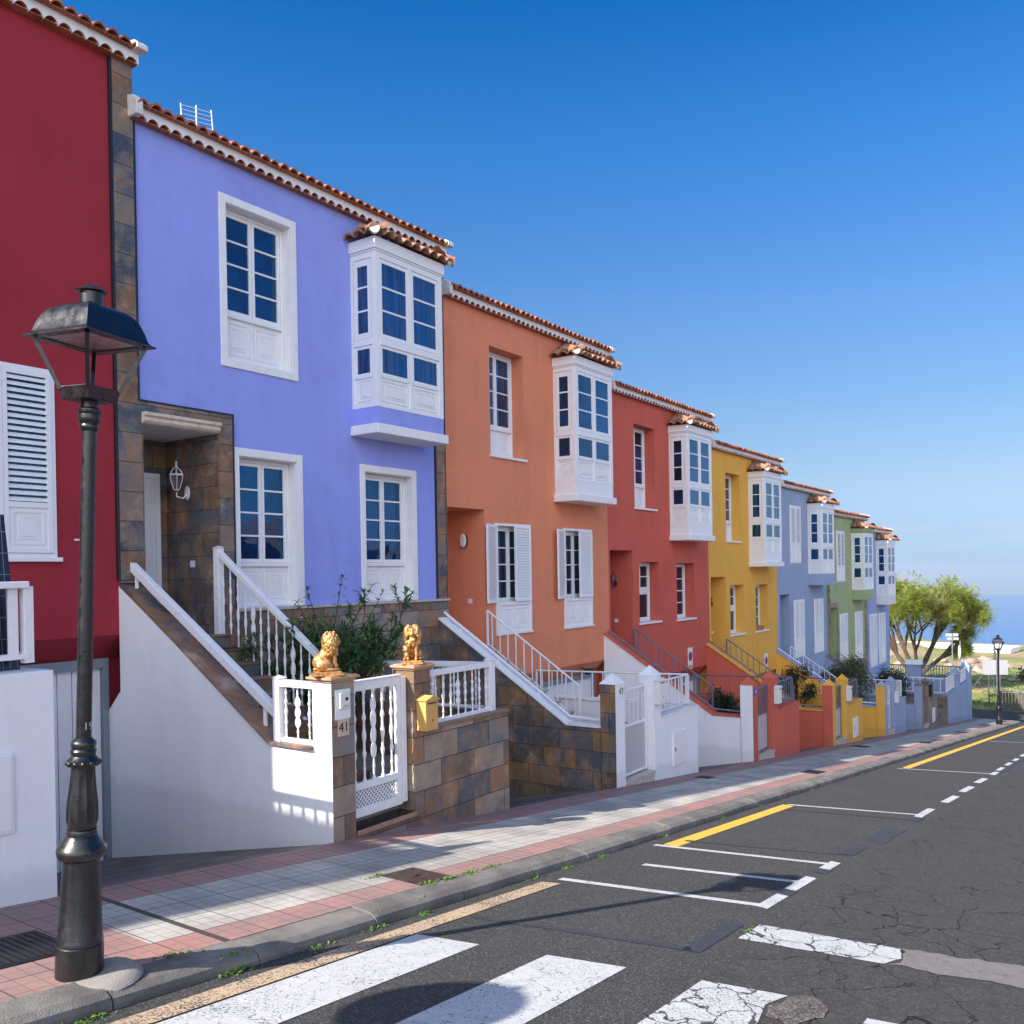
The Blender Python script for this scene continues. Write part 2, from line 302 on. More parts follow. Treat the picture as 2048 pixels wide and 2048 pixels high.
# ------------------------------------------------------------------ mesh builder
def wloc(o):
    v=Vector((0,0,0))
    while o is not None: v=v+o.location; o=o.parent
    return v
class MB:
    def __init__(s,o=(0,0,0)): s.v=[]; s.f=[]; s.mi=[]; s.o=Vector(o); s.m=0
    def vert(s,p): s.v.append(Vector(p)+s.o); return len(s.v)-1
    def face(s,idx): s.f.append(tuple(idx)); s.mi.append(s.m)
    def poly(s,pts): s.face([s.vert(p) for p in pts]); return s
    def box(s,x0,x1,y0,y1,z0,z1):
        if x0>x1: x0,x1=x1,x0
        if y0>y1: y0,y1=y1,y0
        if z0>z1: z0,z1=z1,z0
        i=[s.vert((x,y,z)) for x in(x0,x1) for y in(y0,y1) for z in(z0,z1)]
        for q in ((0,1,3,2),(4,6,7,5),(0,4,5,1),(2,3,7,6),(0,2,6,4),(1,5,7,3)): s.face([i[a] for a in q])
        return s
    def obox(s,P,U,Nn,u0,u1,z0,z1,d0,d1):
        """box on a vertical plane: P origin, U horizontal direction, Nn outward normal; d = proud of plane"""
        P=Vector(P);U=Vector(U);Nn=Vector(Nn)
        i=[s.vert(P+U*u+Nn*d+Vector((0,0,z))) for u in(u0,u1) for d in(d0,d1) for z in(z0,z1)]
        for q in ((0,1,3,2),(4,6,7,5),(0,4,5,1),(2,3,7,6),(0,2,6,4),(1,5,7,3)): s.face([i[a] for a in q])
        return s
    def beam(s,A,B,w,h):
        """square bar from A to B, w across, h tall"""
        A=Vector(A);B=Vector(B); d=(B-A).normalized()
        up=Vector((0,0,1)) if abs(d.z)<.95 else Vector((1,0,0))
        r=d.cross(up).normalized(); u=r.cross(d).normalized()
        i=[s.vert(p+r*a*w/2+u*b_*h/2) for p in(A,B) for a,b_ in((-1,-1),(1,-1),(1,1),(-1,1))]
        for q in ((0,3,2,1),(4,5,6,7),(0,1,5,4),(1,2,6,5),(2,3,7,6),(3,0,4,7)): s.face([i[a] for a in q])
        return s
    def tube(s,pts,rs,n=8,cap=True):
        pts=[Vector(p) for p in pts]
        if not isinstance(rs,(list,tuple)): rs=[rs]*len(pts)
        rings=[]; pr=None
        for k,p in enumerate(pts):
            d=(pts[min(k+1,len(pts)-1)]-pts[max(k-1,0)]).normalized()
            if pr is None: pr=d.orthogonal().normalized()
            r=(pr-d*pr.dot(d)); r=r.normalized() if r.length>1e-6 else d.orthogonal().normalized(); pr=r; u=d.cross(r)
            rings.append([s.vert(p+(r*math.cos(2*PI*a/n)+u*math.sin(2*PI*a/n))*rs[k]) for a in range(n)])
        for a,b_ in zip(rings,rings[1:]):
            for i in range(n): s.face((a[i],a[(i+1)%n],b_[(i+1)%n],b_[i]))
        if cap: s.face(rings[0][::-1]); s.face(rings[-1])
        return s
    def lathe(s,prof,c=(0,0,0),n=12,flute=None):
        c=Vector(c); rings=[]
        for k,(r,z) in enumerate(prof):
            fl=flute[k] if flute else 0
            rings.append([s.vert(c+Vector((math.cos(2*PI*a/n)*r*(1+fl*(1 if a%2 else -1)),math.sin(2*PI*a/n)*r*(1+fl*(1 if a%2 else -1)),z))) for a in range(n)])
        for a,b_ in zip(rings,rings[1:]):
            for i in range(n): s.face((a[i],a[(i+1)%n],b_[(i+1)%n],b_[i]))
        s.face(rings[0][::-1]); s.face(rings[-1]); return s
    def prism(s,pts,ax,a,b_):
        """extrude a 2-D polygon along axis ax (0,1,2) from a to b_"""
        def P(p,t):
            q=list(p); q.insert(ax,t); return q
        i=[s.vert(P(p,a)) for p in pts]; j=[s.vert(P(p,b_)) for p in pts]; n=len(pts)
        s.face(i[::-1]); s.face(j)
        for k in range(n): s.face((i[k],i[(k+1)%n],j[(k+1)%n],j[k]))
        return s
    def ell(s,c,r,nu=12,nv=8,rot=None):
        c=Vector(c); R=rot or Matrix.Identity(3)
        rows=[]
        for a in range(1,nv):
            t=PI*a/nv
            rows.append([s.vert(c+R@Vector((r[0]*math.sin(t)*math.cos(2*PI*b_/nu),r[1]*math.sin(t)*math.sin(2*PI*b_/nu),r[2]*math.cos(t)))) for b_ in range(nu)])
        tp=s.vert(c+R@Vector((0,0,r[2]))); bt=s.vert(c+R@Vector((0,0,-r[2])))
        for b_ in range(nu): s.face((tp,rows[0][b_],rows[0][(b_+1)%nu])); s.face((bt,rows[-1][(b_+1)%nu],rows[-1][b_]))
        for a,b2 in zip(rows,rows[1:]):
            for i in range(nu): s.face((a[i],b2[i],b2[(i+1)%nu],a[(i+1)%nu]))
        return s
    def build(s,name,mat,parent=None,smooth=False,bevel=0,loc=None,fixn=True):
        mats=mat if isinstance(mat,(list,tuple)) else [mat]
        pl=wloc(parent) if parent is not None else Vector((0,0,0))
        base=Vector(loc) if loc is not None else Vector((0,0,0))
        me=bpy.data.meshes.new(name)
        off=pl if parent is not None else base
        me.from_pydata([tuple(p-off) for p in s.v],[],s.f)
        for mm in mats: me.materials.append(M[mm])
        for p,i in zip(me.polygons,s.mi): p.material_index=min(i,len(mats)-1); p.use_smooth=smooth
        if fixn:
            bm=bmesh.new(); bm.from_mesh(me); bmesh.ops.recalc_face_normals(bm,faces=bm.faces); bm.to_mesh(me); bm.free()
        me.update()
        o=bpy.data.objects.new(name,me); COL.objects.link(o)
        if parent is not None: o.parent=parent
        else: o.location=base
        if bevel:
            md=o.modifiers.new('bevel','BEVEL'); md.width=bevel; md.segments=2; md.limit_method='ANGLE'; md.angle_limit=math.radians(40)
        if smooth:
            try: me.set_sharp_from_angle(angle=math.radians(38))
            except Exception: pass
        return o
def tag(o,label=None,cat=None,group=None,kind=None):
    if label: o['label']=label
    if cat: o['category']=cat
    if group: o['group']=group
    if kind: o['kind']=kind
    return o
def thing(name,label,cat,loc,group=None):
    o=bpy.data.objects.new(name,None); COL.objects.link(o); o.location=loc; o.empty_display_size=.1
    return tag(o,label,cat,group)
def textobj(txt,name,size,P,ang,mat,parent,ext=.002,sx=1,align='CENTER'):
    cu=bpy.data.curves.new(name,'FONT'); cu.body=txt; cu.size=size; cu.extrude=ext; cu.align_x=align; cu.align_y='CENTER'
    t=bpy.data.objects.new(name,cu); COL.objects.link(t)
    dg=bpy.context.evaluated_depsgraph_get(); me=bpy.data.meshes.new_from_object(t.evaluated_get(dg))
    bpy.data.objects.remove(t)
    R=Matrix.Rotation(ang,4,'Z')@Matrix.Rotation(PI/2,4,'X')@Matrix.Diagonal((sx,1,1,1))
    me.transform(R); me.materials.clear(); me.materials.append(M[mat])
    o=bpy.data.objects.new(name,me); COL.objects.link(o)
    if parent is not None: o.parent=parent; o.location=Vector(P)-wloc(parent)
    else: o.location=P
    return o
# ------------------------------------------------------------------ house pieces (house space: x along street, y=0 facade, -y street)
def facade_wall(mb,x0,x1,z0,z1,holes):
    """wall sheet at y=0 with openings (x0,x1,z0,z1,depth) and their reveals"""
    xs=sorted({x0,x1,*[h[0] for h in holes],*[h[1] for h in holes]}); zs=sorted({z0,z1,*[h[2] for h in holes],*[h[3] for h in holes]})
    for a,b_ in zip(xs,xs[1:]):
        for c,d in zip(zs,zs[1:]):
            mx,mz=(a+b_)/2,(c+d)/2
            if any(h[0]<mx<h[1] and h[2]<mz<h[3] for h in holes): continue
            mb.poly([(a,0,c),(b_,0,c),(b_,0,d),(a,0,d)])
    for hx0,hx1,hz0,hz1,dp in holes:
        mb.poly([(hx0,0,hz0),(hx0,dp,hz0),(hx0,dp,hz1),(hx0,0,hz1)])
        mb.poly([(hx1,0,hz0),(hx1,0,hz1),(hx1,dp,hz1),(hx1,dp,hz0)])
        mb.poly([(hx0,0,hz1),(hx0,dp,hz1),(hx1,dp,hz1),(hx1,0,hz1)])
        mb.poly([(hx0,0,hz0),(hx1,0,hz0),(hx1,dp,hz0),(hx0,dp,hz0)])
        mb.poly([(hx0,dp,hz0),(hx1,dp,hz0),(hx1,dp,hz1),(hx0,dp,hz1)])
def panel_relief(mb,P,U,Nn,u0,u1,z0,z1,d=0.0):
    """a coffered door panel: raised nested frames"""
    w,h=u1-u0,z1-z0; s=min(w,h)
    for k,(a,t) in enumerate(((.07,.022),(.22,.014))):
        i=a*s; t2=max(.012,.045*s)
        if w-2*i<.04 or h-2*i<.04: break
        for (ua,ub,za,zb) in ((u0+i,u1-i,z0+i,z0+i+t2),(u0+i,u1-i,z1-i-t2,z1-i),(u0+i,u0+i+t2,z0+i+t2,z1-i-t2),(u1-i-t2,u1-i,z0+i+t2,z1-i-t2)):
            mb.obox(P,U,Nn,ua,ub,za,zb,d-.004,d+t*.45)
    i=.30*s
    if w-2*i>.02 and h-2*i>.02: mb.obox(P,U,Nn,u0+i,u1-i,z0+i,z1-i,d-.004,d+.010)
def casement(house,o,x0,x1,z0,z1,y,rows=4,panel=.62,cols=2,name='window',gl='glass_blue',split=None,label=None):
    """white double casement; the frame is the part, panes and lower panel are sub-parts"""
    U=(1,0,0);Nn=(0,-1,0);P=(0,y,0)
    f=MB(o); g=MB(o)
    fr=.045; f.obox(P,U,Nn,x0,x0+fr,z0,z1,-.05,.03); f.obox(P,U,Nn,x1-fr,x1,z0,z1,-.05,.03)
    f.obox(P,U,Nn,x0+fr,x1-fr,z1-fr,z1,-.05,.028); f.obox(P,U,Nn,x0+fr,x1-fr,z0,z0+fr,-.05,.028)
    gz0=z0+panel+.04 if panel else z0+fr
    if panel:
        f.obox(P,U,Nn,x0+fr,x1-fr,z0+panel-.02,gz0,-.05,.045)
        f.obox(P,U,Nn,x0+fr,x1-fr,z0+fr,z0+panel-.02,-.05,.0)
        m_=(x0+x1)/2
        for a,b_ in ((x0+fr+.02,m_-.02),(m_+.02,x1-fr-.02)) if cols==2 else ((x0+fr+.02,x1-fr-.02),):
            panel_relief(f,P,U,Nn,a,b_,z0+fr+.02,z0+panel-.04)
        f.obox(P,U,Nn,m_-.014,m_+.014,z0+fr,z0+panel-.02,-.01,.014)
    gz1=z1-fr; cw=(x1-x0-2*fr)/cols; st=.048
    for c in range(cols):
        a=x0+fr+c*cw; b_=a+cw
        f.obox(P,U,Nn,a+.004,a+st,gz0,gz1,-.03,.018); f.obox(P,U,Nn,b_-st,b_-.004,gz0,gz1,-.03,.018)
        f.obox(P,U,Nn,a+st,b_-st,gz1-st,gz1-.003,-.03,.017); f.obox(P,U,Nn,a+st,b_-st,gz0+.003,gz0+st,-.03,.017)
        ph=(gz1-gz0-2*st)/rows
        for r in range(1,rows): f.obox(P,U,Nn,a+st,b_-st,gz0+st+ph*r-.013,gz0+st+ph*r+.013,-.02,.010)
        g.obox(P,U,Nn,a+st-.005,b_-st+.005,gz0+st-.005,gz1-st+.005,-.022,-.012)
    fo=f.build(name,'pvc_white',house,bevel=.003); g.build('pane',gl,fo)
    if label: fo['label']=label
    return fo
def louvre_leaf(mb,dk,P,U,Nn,w,z0,z1,panel=.5,open_=0.35,slats=None,back=True):
    st=.05
    mb.obox(P,U,Nn,0,st,z0,z1,0,.035); mb.obox(P,U,Nn,w-st,w,z0,z1,0,.035)
    mb.obox(P,U,Nn,st,w-st,z1-st,z1,0,.034); mb.obox(P,U,Nn,st,w-st,z0,z0+st,0,.034)
    lz0=z0+st
    if panel:
        mb.obox(P,U,Nn,st,w-st,z0+panel,z0+panel+.06,0,.034); mb.obox(P,U,Nn,st,w-st,z0+st,z0+panel,.004,.018)
        panel_relief(mb,P,U,Nn,st+.01,w-st-.01,z0+st+.01,z0+panel-.01,.018); lz0=z0+panel+.06
    n=slats or int((z1-st-lz0)/.052); pz=(z1-st-lz0)/n
    P_=Vector(P);U_=Vector(U);N_=Vector(Nn)
    for i in range(n):
        zc=lz0+pz*(i+.5); hh=pz*.5*(1.12-open_)
        a=[P_+U_*st+N_*.004+Vector((0,0,zc+hh)),P_+U_*(w-st)+N_*.004+Vector((0,0,zc+hh)),P_+U_*(w-st)+N_*.032+Vector((0,0,zc-hh)),P_+U_*st+N_*.032+Vector((0,0,zc-hh))]
        lo=[p-Vector((0,0,.007)) for p in a]
        i0=[mb.vert(p) for p in a]; i1=[mb.vert(p) for p in lo]
        for q in ((0,1,2,3),): mb.face([i0[t] for t in q]); mb.face([i1[t] for t in q[::-1]])
        for t in range(4): mb.face((i0[t],i1[t],i1[(t+1)%4],i0[(t+1)%4]))
    if back: dk.obox(P,U,Nn,st,w-st,lz0,z1-st,-.012,-.004)
def shutters(house,o,x0,x1,z0,z1,y,panel=.5,open_=.0,label=None,fr=.05,slats=None):
    """frame with a closed pair of louvred shutters"""
    f=MB(o);d=MB(o);l=MB(o);U=(1,0,0);Nn=(0,-1,0);P=(0,y,0)
    f.obox(P,U,Nn,x0,x0+fr,z0,z1,-.04,.02); f.obox(P,U,Nn,x1-fr,x1,z0,z1,-.04,.02); f.obox(P,U,Nn,x0+fr,x1-fr,z1-fr,z1,-.04,.019); f.obox(P,U,Nn,x0+fr,x1-fr,z0,z0+fr,-.04,.019)
    w=(x1-x0-2*fr)/2-.004
    fo=f.build('window','pvc_white',house,bevel=.003)
    for a in (x0+fr+.002,x0+fr+w+.006):
        l=MB(o); louvre_leaf(l,d,(a,y,0),U,Nn,w,z0+fr+.003,z1-fr-.003,panel,open_,slats); l.build('shutter','pvc_white',fo)
    d.build('pane','glass_dark',fo)
    if label: fo['label']=label
    return fo
def sill(house,o,x0,x1,z,y0=.36,mat='trim_white'):
    MB(o).box(x0-.04,x1+.05,-.05,y0,z-.045,z+.004).build('sill',mat,house,bevel=.006)
def arc(t,amp):    # barrel tile profile, crests up, period 1
    return amp*abs(math.sin(PI*t))**.75
def tilesheet(mb,P,A,Up,Ln,n,amp,h0=0,h1=0,th=.018,rows=2,sub=8,jit=.006):
    """corrugated barrel tile field. A along eave, Up = vector up the slope, h0/h1 = hip insets at the top"""
    P=Vector(P);A=Vector(A).normalized();Up=Vector(Up); nrm=A.cross(Up).normalized()
    if nrm.z<0: nrm=-nrm
    N_=n*sub; base=len(mb.v)
    for r in range(rows+1):
        for stp in ((0,) if r in(0,rows) else (0,1)):
            v=r/rows; lo=h0*v; hi=Ln-h1*v
            for i in range(N_+1):
                s=min(max(Ln*i/N_,lo),hi)
                k=int(s/Ln*n-1e-6); jj=(math.sin(k*12.9898+r*3.1)*43758.5453)%1-.5
                lift=(.022 if stp==1 else 0)
                p=P+A*s+Up*v+nrm*(arc(s/Ln*n,amp)+lift+jj*jit)
                if r==0: p=p-Up.normalized()*(jj*.025)
                mb.v.append(p+mb.o)
    nr=(len(mb.v)-base)//(N_+1)
    for r in range(nr-1):
        for i in range(N_):
            a=base+r*(N_+1)+i; mb.face((a,a+1,a+N_+2,a+N_+1))
    b0=len(mb.v)                                   # underside lip for thickness at the eave
    for i in range(N_+1):
        mb.v.append(mb.v[base+i]-nrm*th)
    for i in range(N_+1): mb.v.append(mb.v[base+i]-nrm*th+Up.normalized()*min(.4,Up.length))
    for i in range(N_):
        mb.face((base+i,b0+i,b0+i+1,base+i+1)); mb.face((b0+i,b0+N_+1+i,b0+N_+2+i,b0+i+1))
def eaves(house,o,x0,x1,z,n=36,band='trim_white',roof=True,tile='roof_tile'):
    z=z-.08; Ln=x1-x0; mb=MB(o); yb=-.135; am=.062
    tilesheet(mb,(x0,yb+.012,z-.004),(1,0,0),(0,.12,.002),Ln,n,am,rows=1,sub=8,jit=0,th=.008)
    mb.box(x0,x1,yb+.02,-.0,z-.006,z+.004)
    mb.build('eave_tiles',tile,house,smooth=False)
    b=MB(o); pts=[]; N_=n*8
    for i in range(N_+1): pts.append((x0+Ln*i/N_,z-.014+arc(i/N_*n,am+.004)))
    for i in range(N_):
        a,c=pts[i],pts[i+1]
        b.poly([(a[0],yb,a[1]),(c[0],yb,c[1]),(c[0],yb,z+.135),(a[0],yb,z+.135)])
        b.poly([(a[0],yb,a[1]),(a[0],yb+.04,a[1]),(c[0],yb+.04,c[1]),(c[0],yb,c[1])])
    b.box(x0,x1,-.185,.0,z+.135,z+.148); b.box(x0-.004,x0+.02,yb+.003,0,z+.0,z+.134); b.box(x1-.02,x1+.004,yb+.003,0,z+.0,z+.134)
    b.build('eave_band',band,house,fixn=False)
    r=MB(o)
    tilesheet(r,(x0-.02,-.235,z+.135),(1,0,0),(0,3.6,.86),Ln+.04,n,.070,rows=8,sub=8,th=.026,jit=.012)
    r.box(x0,x1,-.215,.0,z+.132,z+.142)
    r.build('roof_tiles',tile,house)
    r=MB(o); r.poly([(x0,3.3,z+1.0),(x1,3.3,z+1.0),(x1,7.6,z-.15),(x0,7.6,z-.15)])
    r.build('roof',tile,house)
    e=MB(o); e.prism([(-.265,z+.125),(-.265,z+.185),(-.20,z+.235),(3.4,z+1.10),(3.4,z+.95),(-.20,z+.115)],0,x1-.10,x1+.05)
    e.build('roof_edge','mortar_white',house,bevel=.012)
    e=MB(o); e.prism([(-.22,z+.0),(-.22,z+.18),(-.14,z+.25),(.3,z+.36),(.3,z+.1),(.0,z+.0)],0,x0-.035,x0+.06); e.build('roof_edge','mortar_white',house,bevel=.012)
def bay(house,o,x0,z0,zt,wdt=1.62,dep=.53,apron='pvc_white',slabm='trim_white',fascia='pvc_white',slab=True,label=None):
    """enclosed timber bay; z0 slab underside, zt top of cornice board"""
    x1=x0+wdt; H=zt-z0
    def Z(t): return z0+t*H/3.03
    b=MB(o)
    b.box(x0+.03,x1-.03,-dep+.03,.0,Z(.42),Z(2.85))
    sides=[((x0,-dep,0),(1,0,0),(0,-1,0),wdt,0),((x0,0,0),(0,-1,0),(-1,0,0),dep,1),((x1,-dep,0),(0,1,0),(1,0,0),dep,2)]
    g=MB(o)
    for P,U,Nn,w,sd in sides:
        B=lambda u0,u1,a,c,d0=-.04,d1=0: b.obox(P,U,Nn,max(u0,.003 if sd==2 else 0),min(u1,w-(.003 if sd==1 else 0)),Z(a),Z(c),d0,d1)
        if sd==0:
            B(0,.10,.42,2.85); B(w-.10,w,.42,2.85); B(.10,w-.10,2.73,2.85,-.04,-.002); B(.10,w-.10,1.38,1.48,-.04,.012); B(.10,w-.10,.42,.47,-.04,-.002)
            mid=w/2; B(mid-.03,mid+.03,1.48,2.73,-.04,.004); B(mid-.025,mid+.025,.47,1.38,-.04,-.002)
            for a,c in ((.10,mid-.03),(mid+.03,w-.10)):
                B(a+.006,a+.056,1.49,2.72,-.035,-.006); B(c-.056,c-.006,1.49,2.72,-.035,-.006); B(a+.056,c-.056,2.66,2.72,-.035,-.007); B(a+.056,c-.056,1.49,1.56,-.035,-.007)
                for t in (1.927,2.293): B(a+.056,c-.056,t-.015,t+.015,-.03,-.012)
                g.obox(P,U,Nn,a+.05,c-.05,Z(1.55),Z(2.67),-.032,-.024)
                B(a+.0,a+.045,.90,1.38,-.04,-.008); B(c-.045,c,.90,1.38,-.04,-.008); B(a+.045,c-.045,.88,.955,-.04,-.009); B(a+.045,c-.045,1.33,1.38,-.04,-.009)
                g.obox(P,U,Nn,a+.04,c-.04,Z(.95),Z(1.34),-.032,-.024)
                panel_relief(b,P,U,Nn,a+.02,c-.02,Z(.48),Z(.87),-.028)
        else:
            e=.09; c0,c1=(.05,w-e) if sd==1 else (e,w-.05)
            B(0,c0 if sd==1 else e,.42,2.85,-.04,-.001); B(c1,w,.42,2.85,-.04,-.001)
            B(c0,c1,2.73,2.85,-.04,-.003); B(c0,c1,1.38,1.48,-.04,.010); B(c0,c1,.42,.50,-.04,-.003)
            B(c0+.01,c0+.085,1.49,2.72,-.035,-.006); B(c1-.085,c1-.01,1.49,2.72,-.035,-.006); B(c0+.085,c1-.085,2.62,2.72,-.035,-.007); B(c0+.085,c1-.085,1.49,1.58,-.035,-.007)
            for t in (1.927,2.293): B(c0+.085,c1-.085,t-.015,t+.015,-.03,-.012)
            g.obox(P,U,Nn,c0+.08,c1-.08,Z(1.57),Z(2.63),-.032,-.024)
            B(c0,c0+.06,.88,1.38,-.04,-.008); B(c1-.06,c1,.88,1.38,-.04,-.008); B(c0+.06,c1-.06,.88,.955,-.04,-.009); B(c0+.06,c1-.06,1.33,1.38,-.04,-.009)
            g.obox(P,U,Nn,c0+.055,c1-.055,Z(.95),Z(1.34),-.032,-.024)
            panel_relief(b,P,U,Nn,c0+.03,c1-.03,Z(.50),Z(.87),-.028)
    fo=b.build('bay_window','pvc_white',house,bevel=.003)
    if label: fo['label']=label
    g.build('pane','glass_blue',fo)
    c=MB(o); c.box(x0-.035,x1+.035,-dep-.035,0,Z(2.85),zt); c.box(x0-.015,x1+.015,-dep-.015,0,Z(2.82),Z(2.85)); c.build('cornice',fascia,fo,bevel=.006)
    a=MB(o); a.box(x0+.004,x1-.004,-dep+.004,0,Z(.15),Z(.42)); a.build('apron',apron,fo,bevel=.004)
    s=MB(o); e=.055 if slab else .01; s.box(x0-e,x1+e,-dep-e,0,z0,Z(.15)); s.build('base_slab',slabm,fo,bevel=.012)
    t=MB(o); ov=.12; nx=8; y1=-dep-.035-ov; xa,xb_=x0-.035-ov,x1+.035+ov; ht=.29; L_=xb_-xa
    tilesheet(t,(xa,y1,zt+.012),(1,0,0),(0,dep+.135,ht),L_,nx+1,.078,h0=dep+.0,h1=dep+.0,rows=2,sub=8,jit=.008)
    tilesheet(t,(xa,0,zt+.012),(0,-1,0),(dep+.0,0,ht),-y1,3,.078,h0=0,h1=dep+.1,rows=2,sub=8,jit=.008)
    tilesheet(t,(xb_,y1,zt+.012),(0,1,0),(-dep-.0,0,ht),-y1,3,.078,h0=dep+.1,h1=0,rows=2,sub=8,jit=.008)
    for xs_,xe in ((xa,x0+dep-.10),(xb_,x1-dep+.10)):
        A=Vector((xs_,y1,zt+.05)); Bv=Vector((xe,0,zt+ht+.06)); t.tube([A,A.lerp(Bv,.5)+Vector((0,0,.012)),Bv],[.085,.075,.07],10)
    t.build('roof_tiles','roof_tile_old',fo)
    for xs_,sg in ((xa,-1),(xb_,1)):
        mo=MB(o); mo.tube([(xs_+sg*.004-sg*.0,y1-.003,zt+.048),(xs_-sg*.08,y1+.08,zt+.06)],[.078,.07],10); mo.build('ridge_mortar','mortar_white',fo)
    return fo
def body(house,o,mat,holes,x0=0,x1=W,zb=-1.33,zt=5.76,garage=True,deep=8.0,gz=-4.2,mats=None):
    mb=MB(o); facade_wall(mb,x0,x1,zb,zt,holes)
    # chamfered underside of the overhang, garage wall, sides, back
    mb.poly([(x0,0,zb),(x0,.33,zb-.32),(x1,.33,zb-.32),(x1,0,zb)])
    gx0,gx1=3.05,5.725
    facade2=[(x0,gx0,gz,zb-.32),(gx1,x1,gz,zb-.32),(gx0,gx1,-1.70,zb-.32)]
    for a,b_,c,d in facade2: mb.poly([(a,.33,c),(b_,.33,c),(b_,.33,d),(a,.33,d)])
    mb.poly([(x0,0,zb),(x0,0,zt),(x0,3.4,zt+.82),(x0,7.6,zt-.3),(x0,7.6,gz),(x0,.33,gz),(x0,.33,zb-.32)])
    mb.poly([(x1,0,zb),(x1,.33,zb-.32),(x1,.33,gz),(x1,7.6,gz),(x1,7.6,zt-.3),(x1,3.4,zt+.82),(x1,0,zt)])
    mb.poly([(x0,7.6,gz),(x0,7.6,zt-.3),(x1,7.6,zt-.3),(x1,7.6,gz)])
    w=mb.build('wall',mat,house,fixn=False)
    if garage:
        g=MB(o); g.box(gx0,gx0+.08,.25,.36,gz,-1.62); g.box(gx1-.08,gx1,.25,.36,gz,-1.62); g.box(gx0+.08,gx1-.08,.25,.36,-1.74,-1.62)
        g.build('garage_frame','frame_grey',house)
        d=MB(o); n=14; wd=(gx1-gx0-.16)/n
        for i in range(n): d.box(gx0+.08+i*wd+.006,gx0+.08+(i+1)*wd-.006,.30,.345,gz,-1.74)
        d.box(gx0+.08,gx1-.08,.345,.36,gz,-1.74)
        d.build('garage_door','door_lilac',house)
    return w
def entrance(house,o,y=1.12,zf=-.75,zt=1.40,x0=.12,x1=.95,m='door_lilac'):
    f=MB(o); f.box(x0-.07,x0,y-.04,y,zf,zt+.07); f.box(x1,x1+.07,y-.04,y,zf,zt+.07); f.box(x0,x1,y-.04,y,zt,zt+.07); f.build('door_frame','pvc_white',house,bevel=.004)
    d=MB(o); d.box(x0,x1,y-.022,y,zf,zt)
    for a,b_ in ((zf+.12,zf+.85),(zf+1.0,zt-.15)):
        panel_relief(d,(0,y-.022,0),(1,0,0),(0,-1,0),x0+.1,x1-.1,a,b_)
    do=d.build('door',m,house,bevel=.003)
    MB(o).lathe([(.0,0),(.03,0),(.03,.02),(.012,.025),(.012,.06),(.03,.07),(.03,.10),(.0,.11)],(0,0,0),12)
    k=MB(o); k.tube([(x0+.09,y-.022,zf+.88),(x0+.09,y-.09,zf+.88)],[.028,.022],12); k.build('door_knob','dark_fixture',do,smooth=True)
def house(k,name_label,mat,cat='house',**kw):
    o=hp(k); t=thing('terraced_house',name_label,cat,(o[0]+3,HY,PZ(o[0]+3)),'terraced houses stepping down the street')
    return t,o
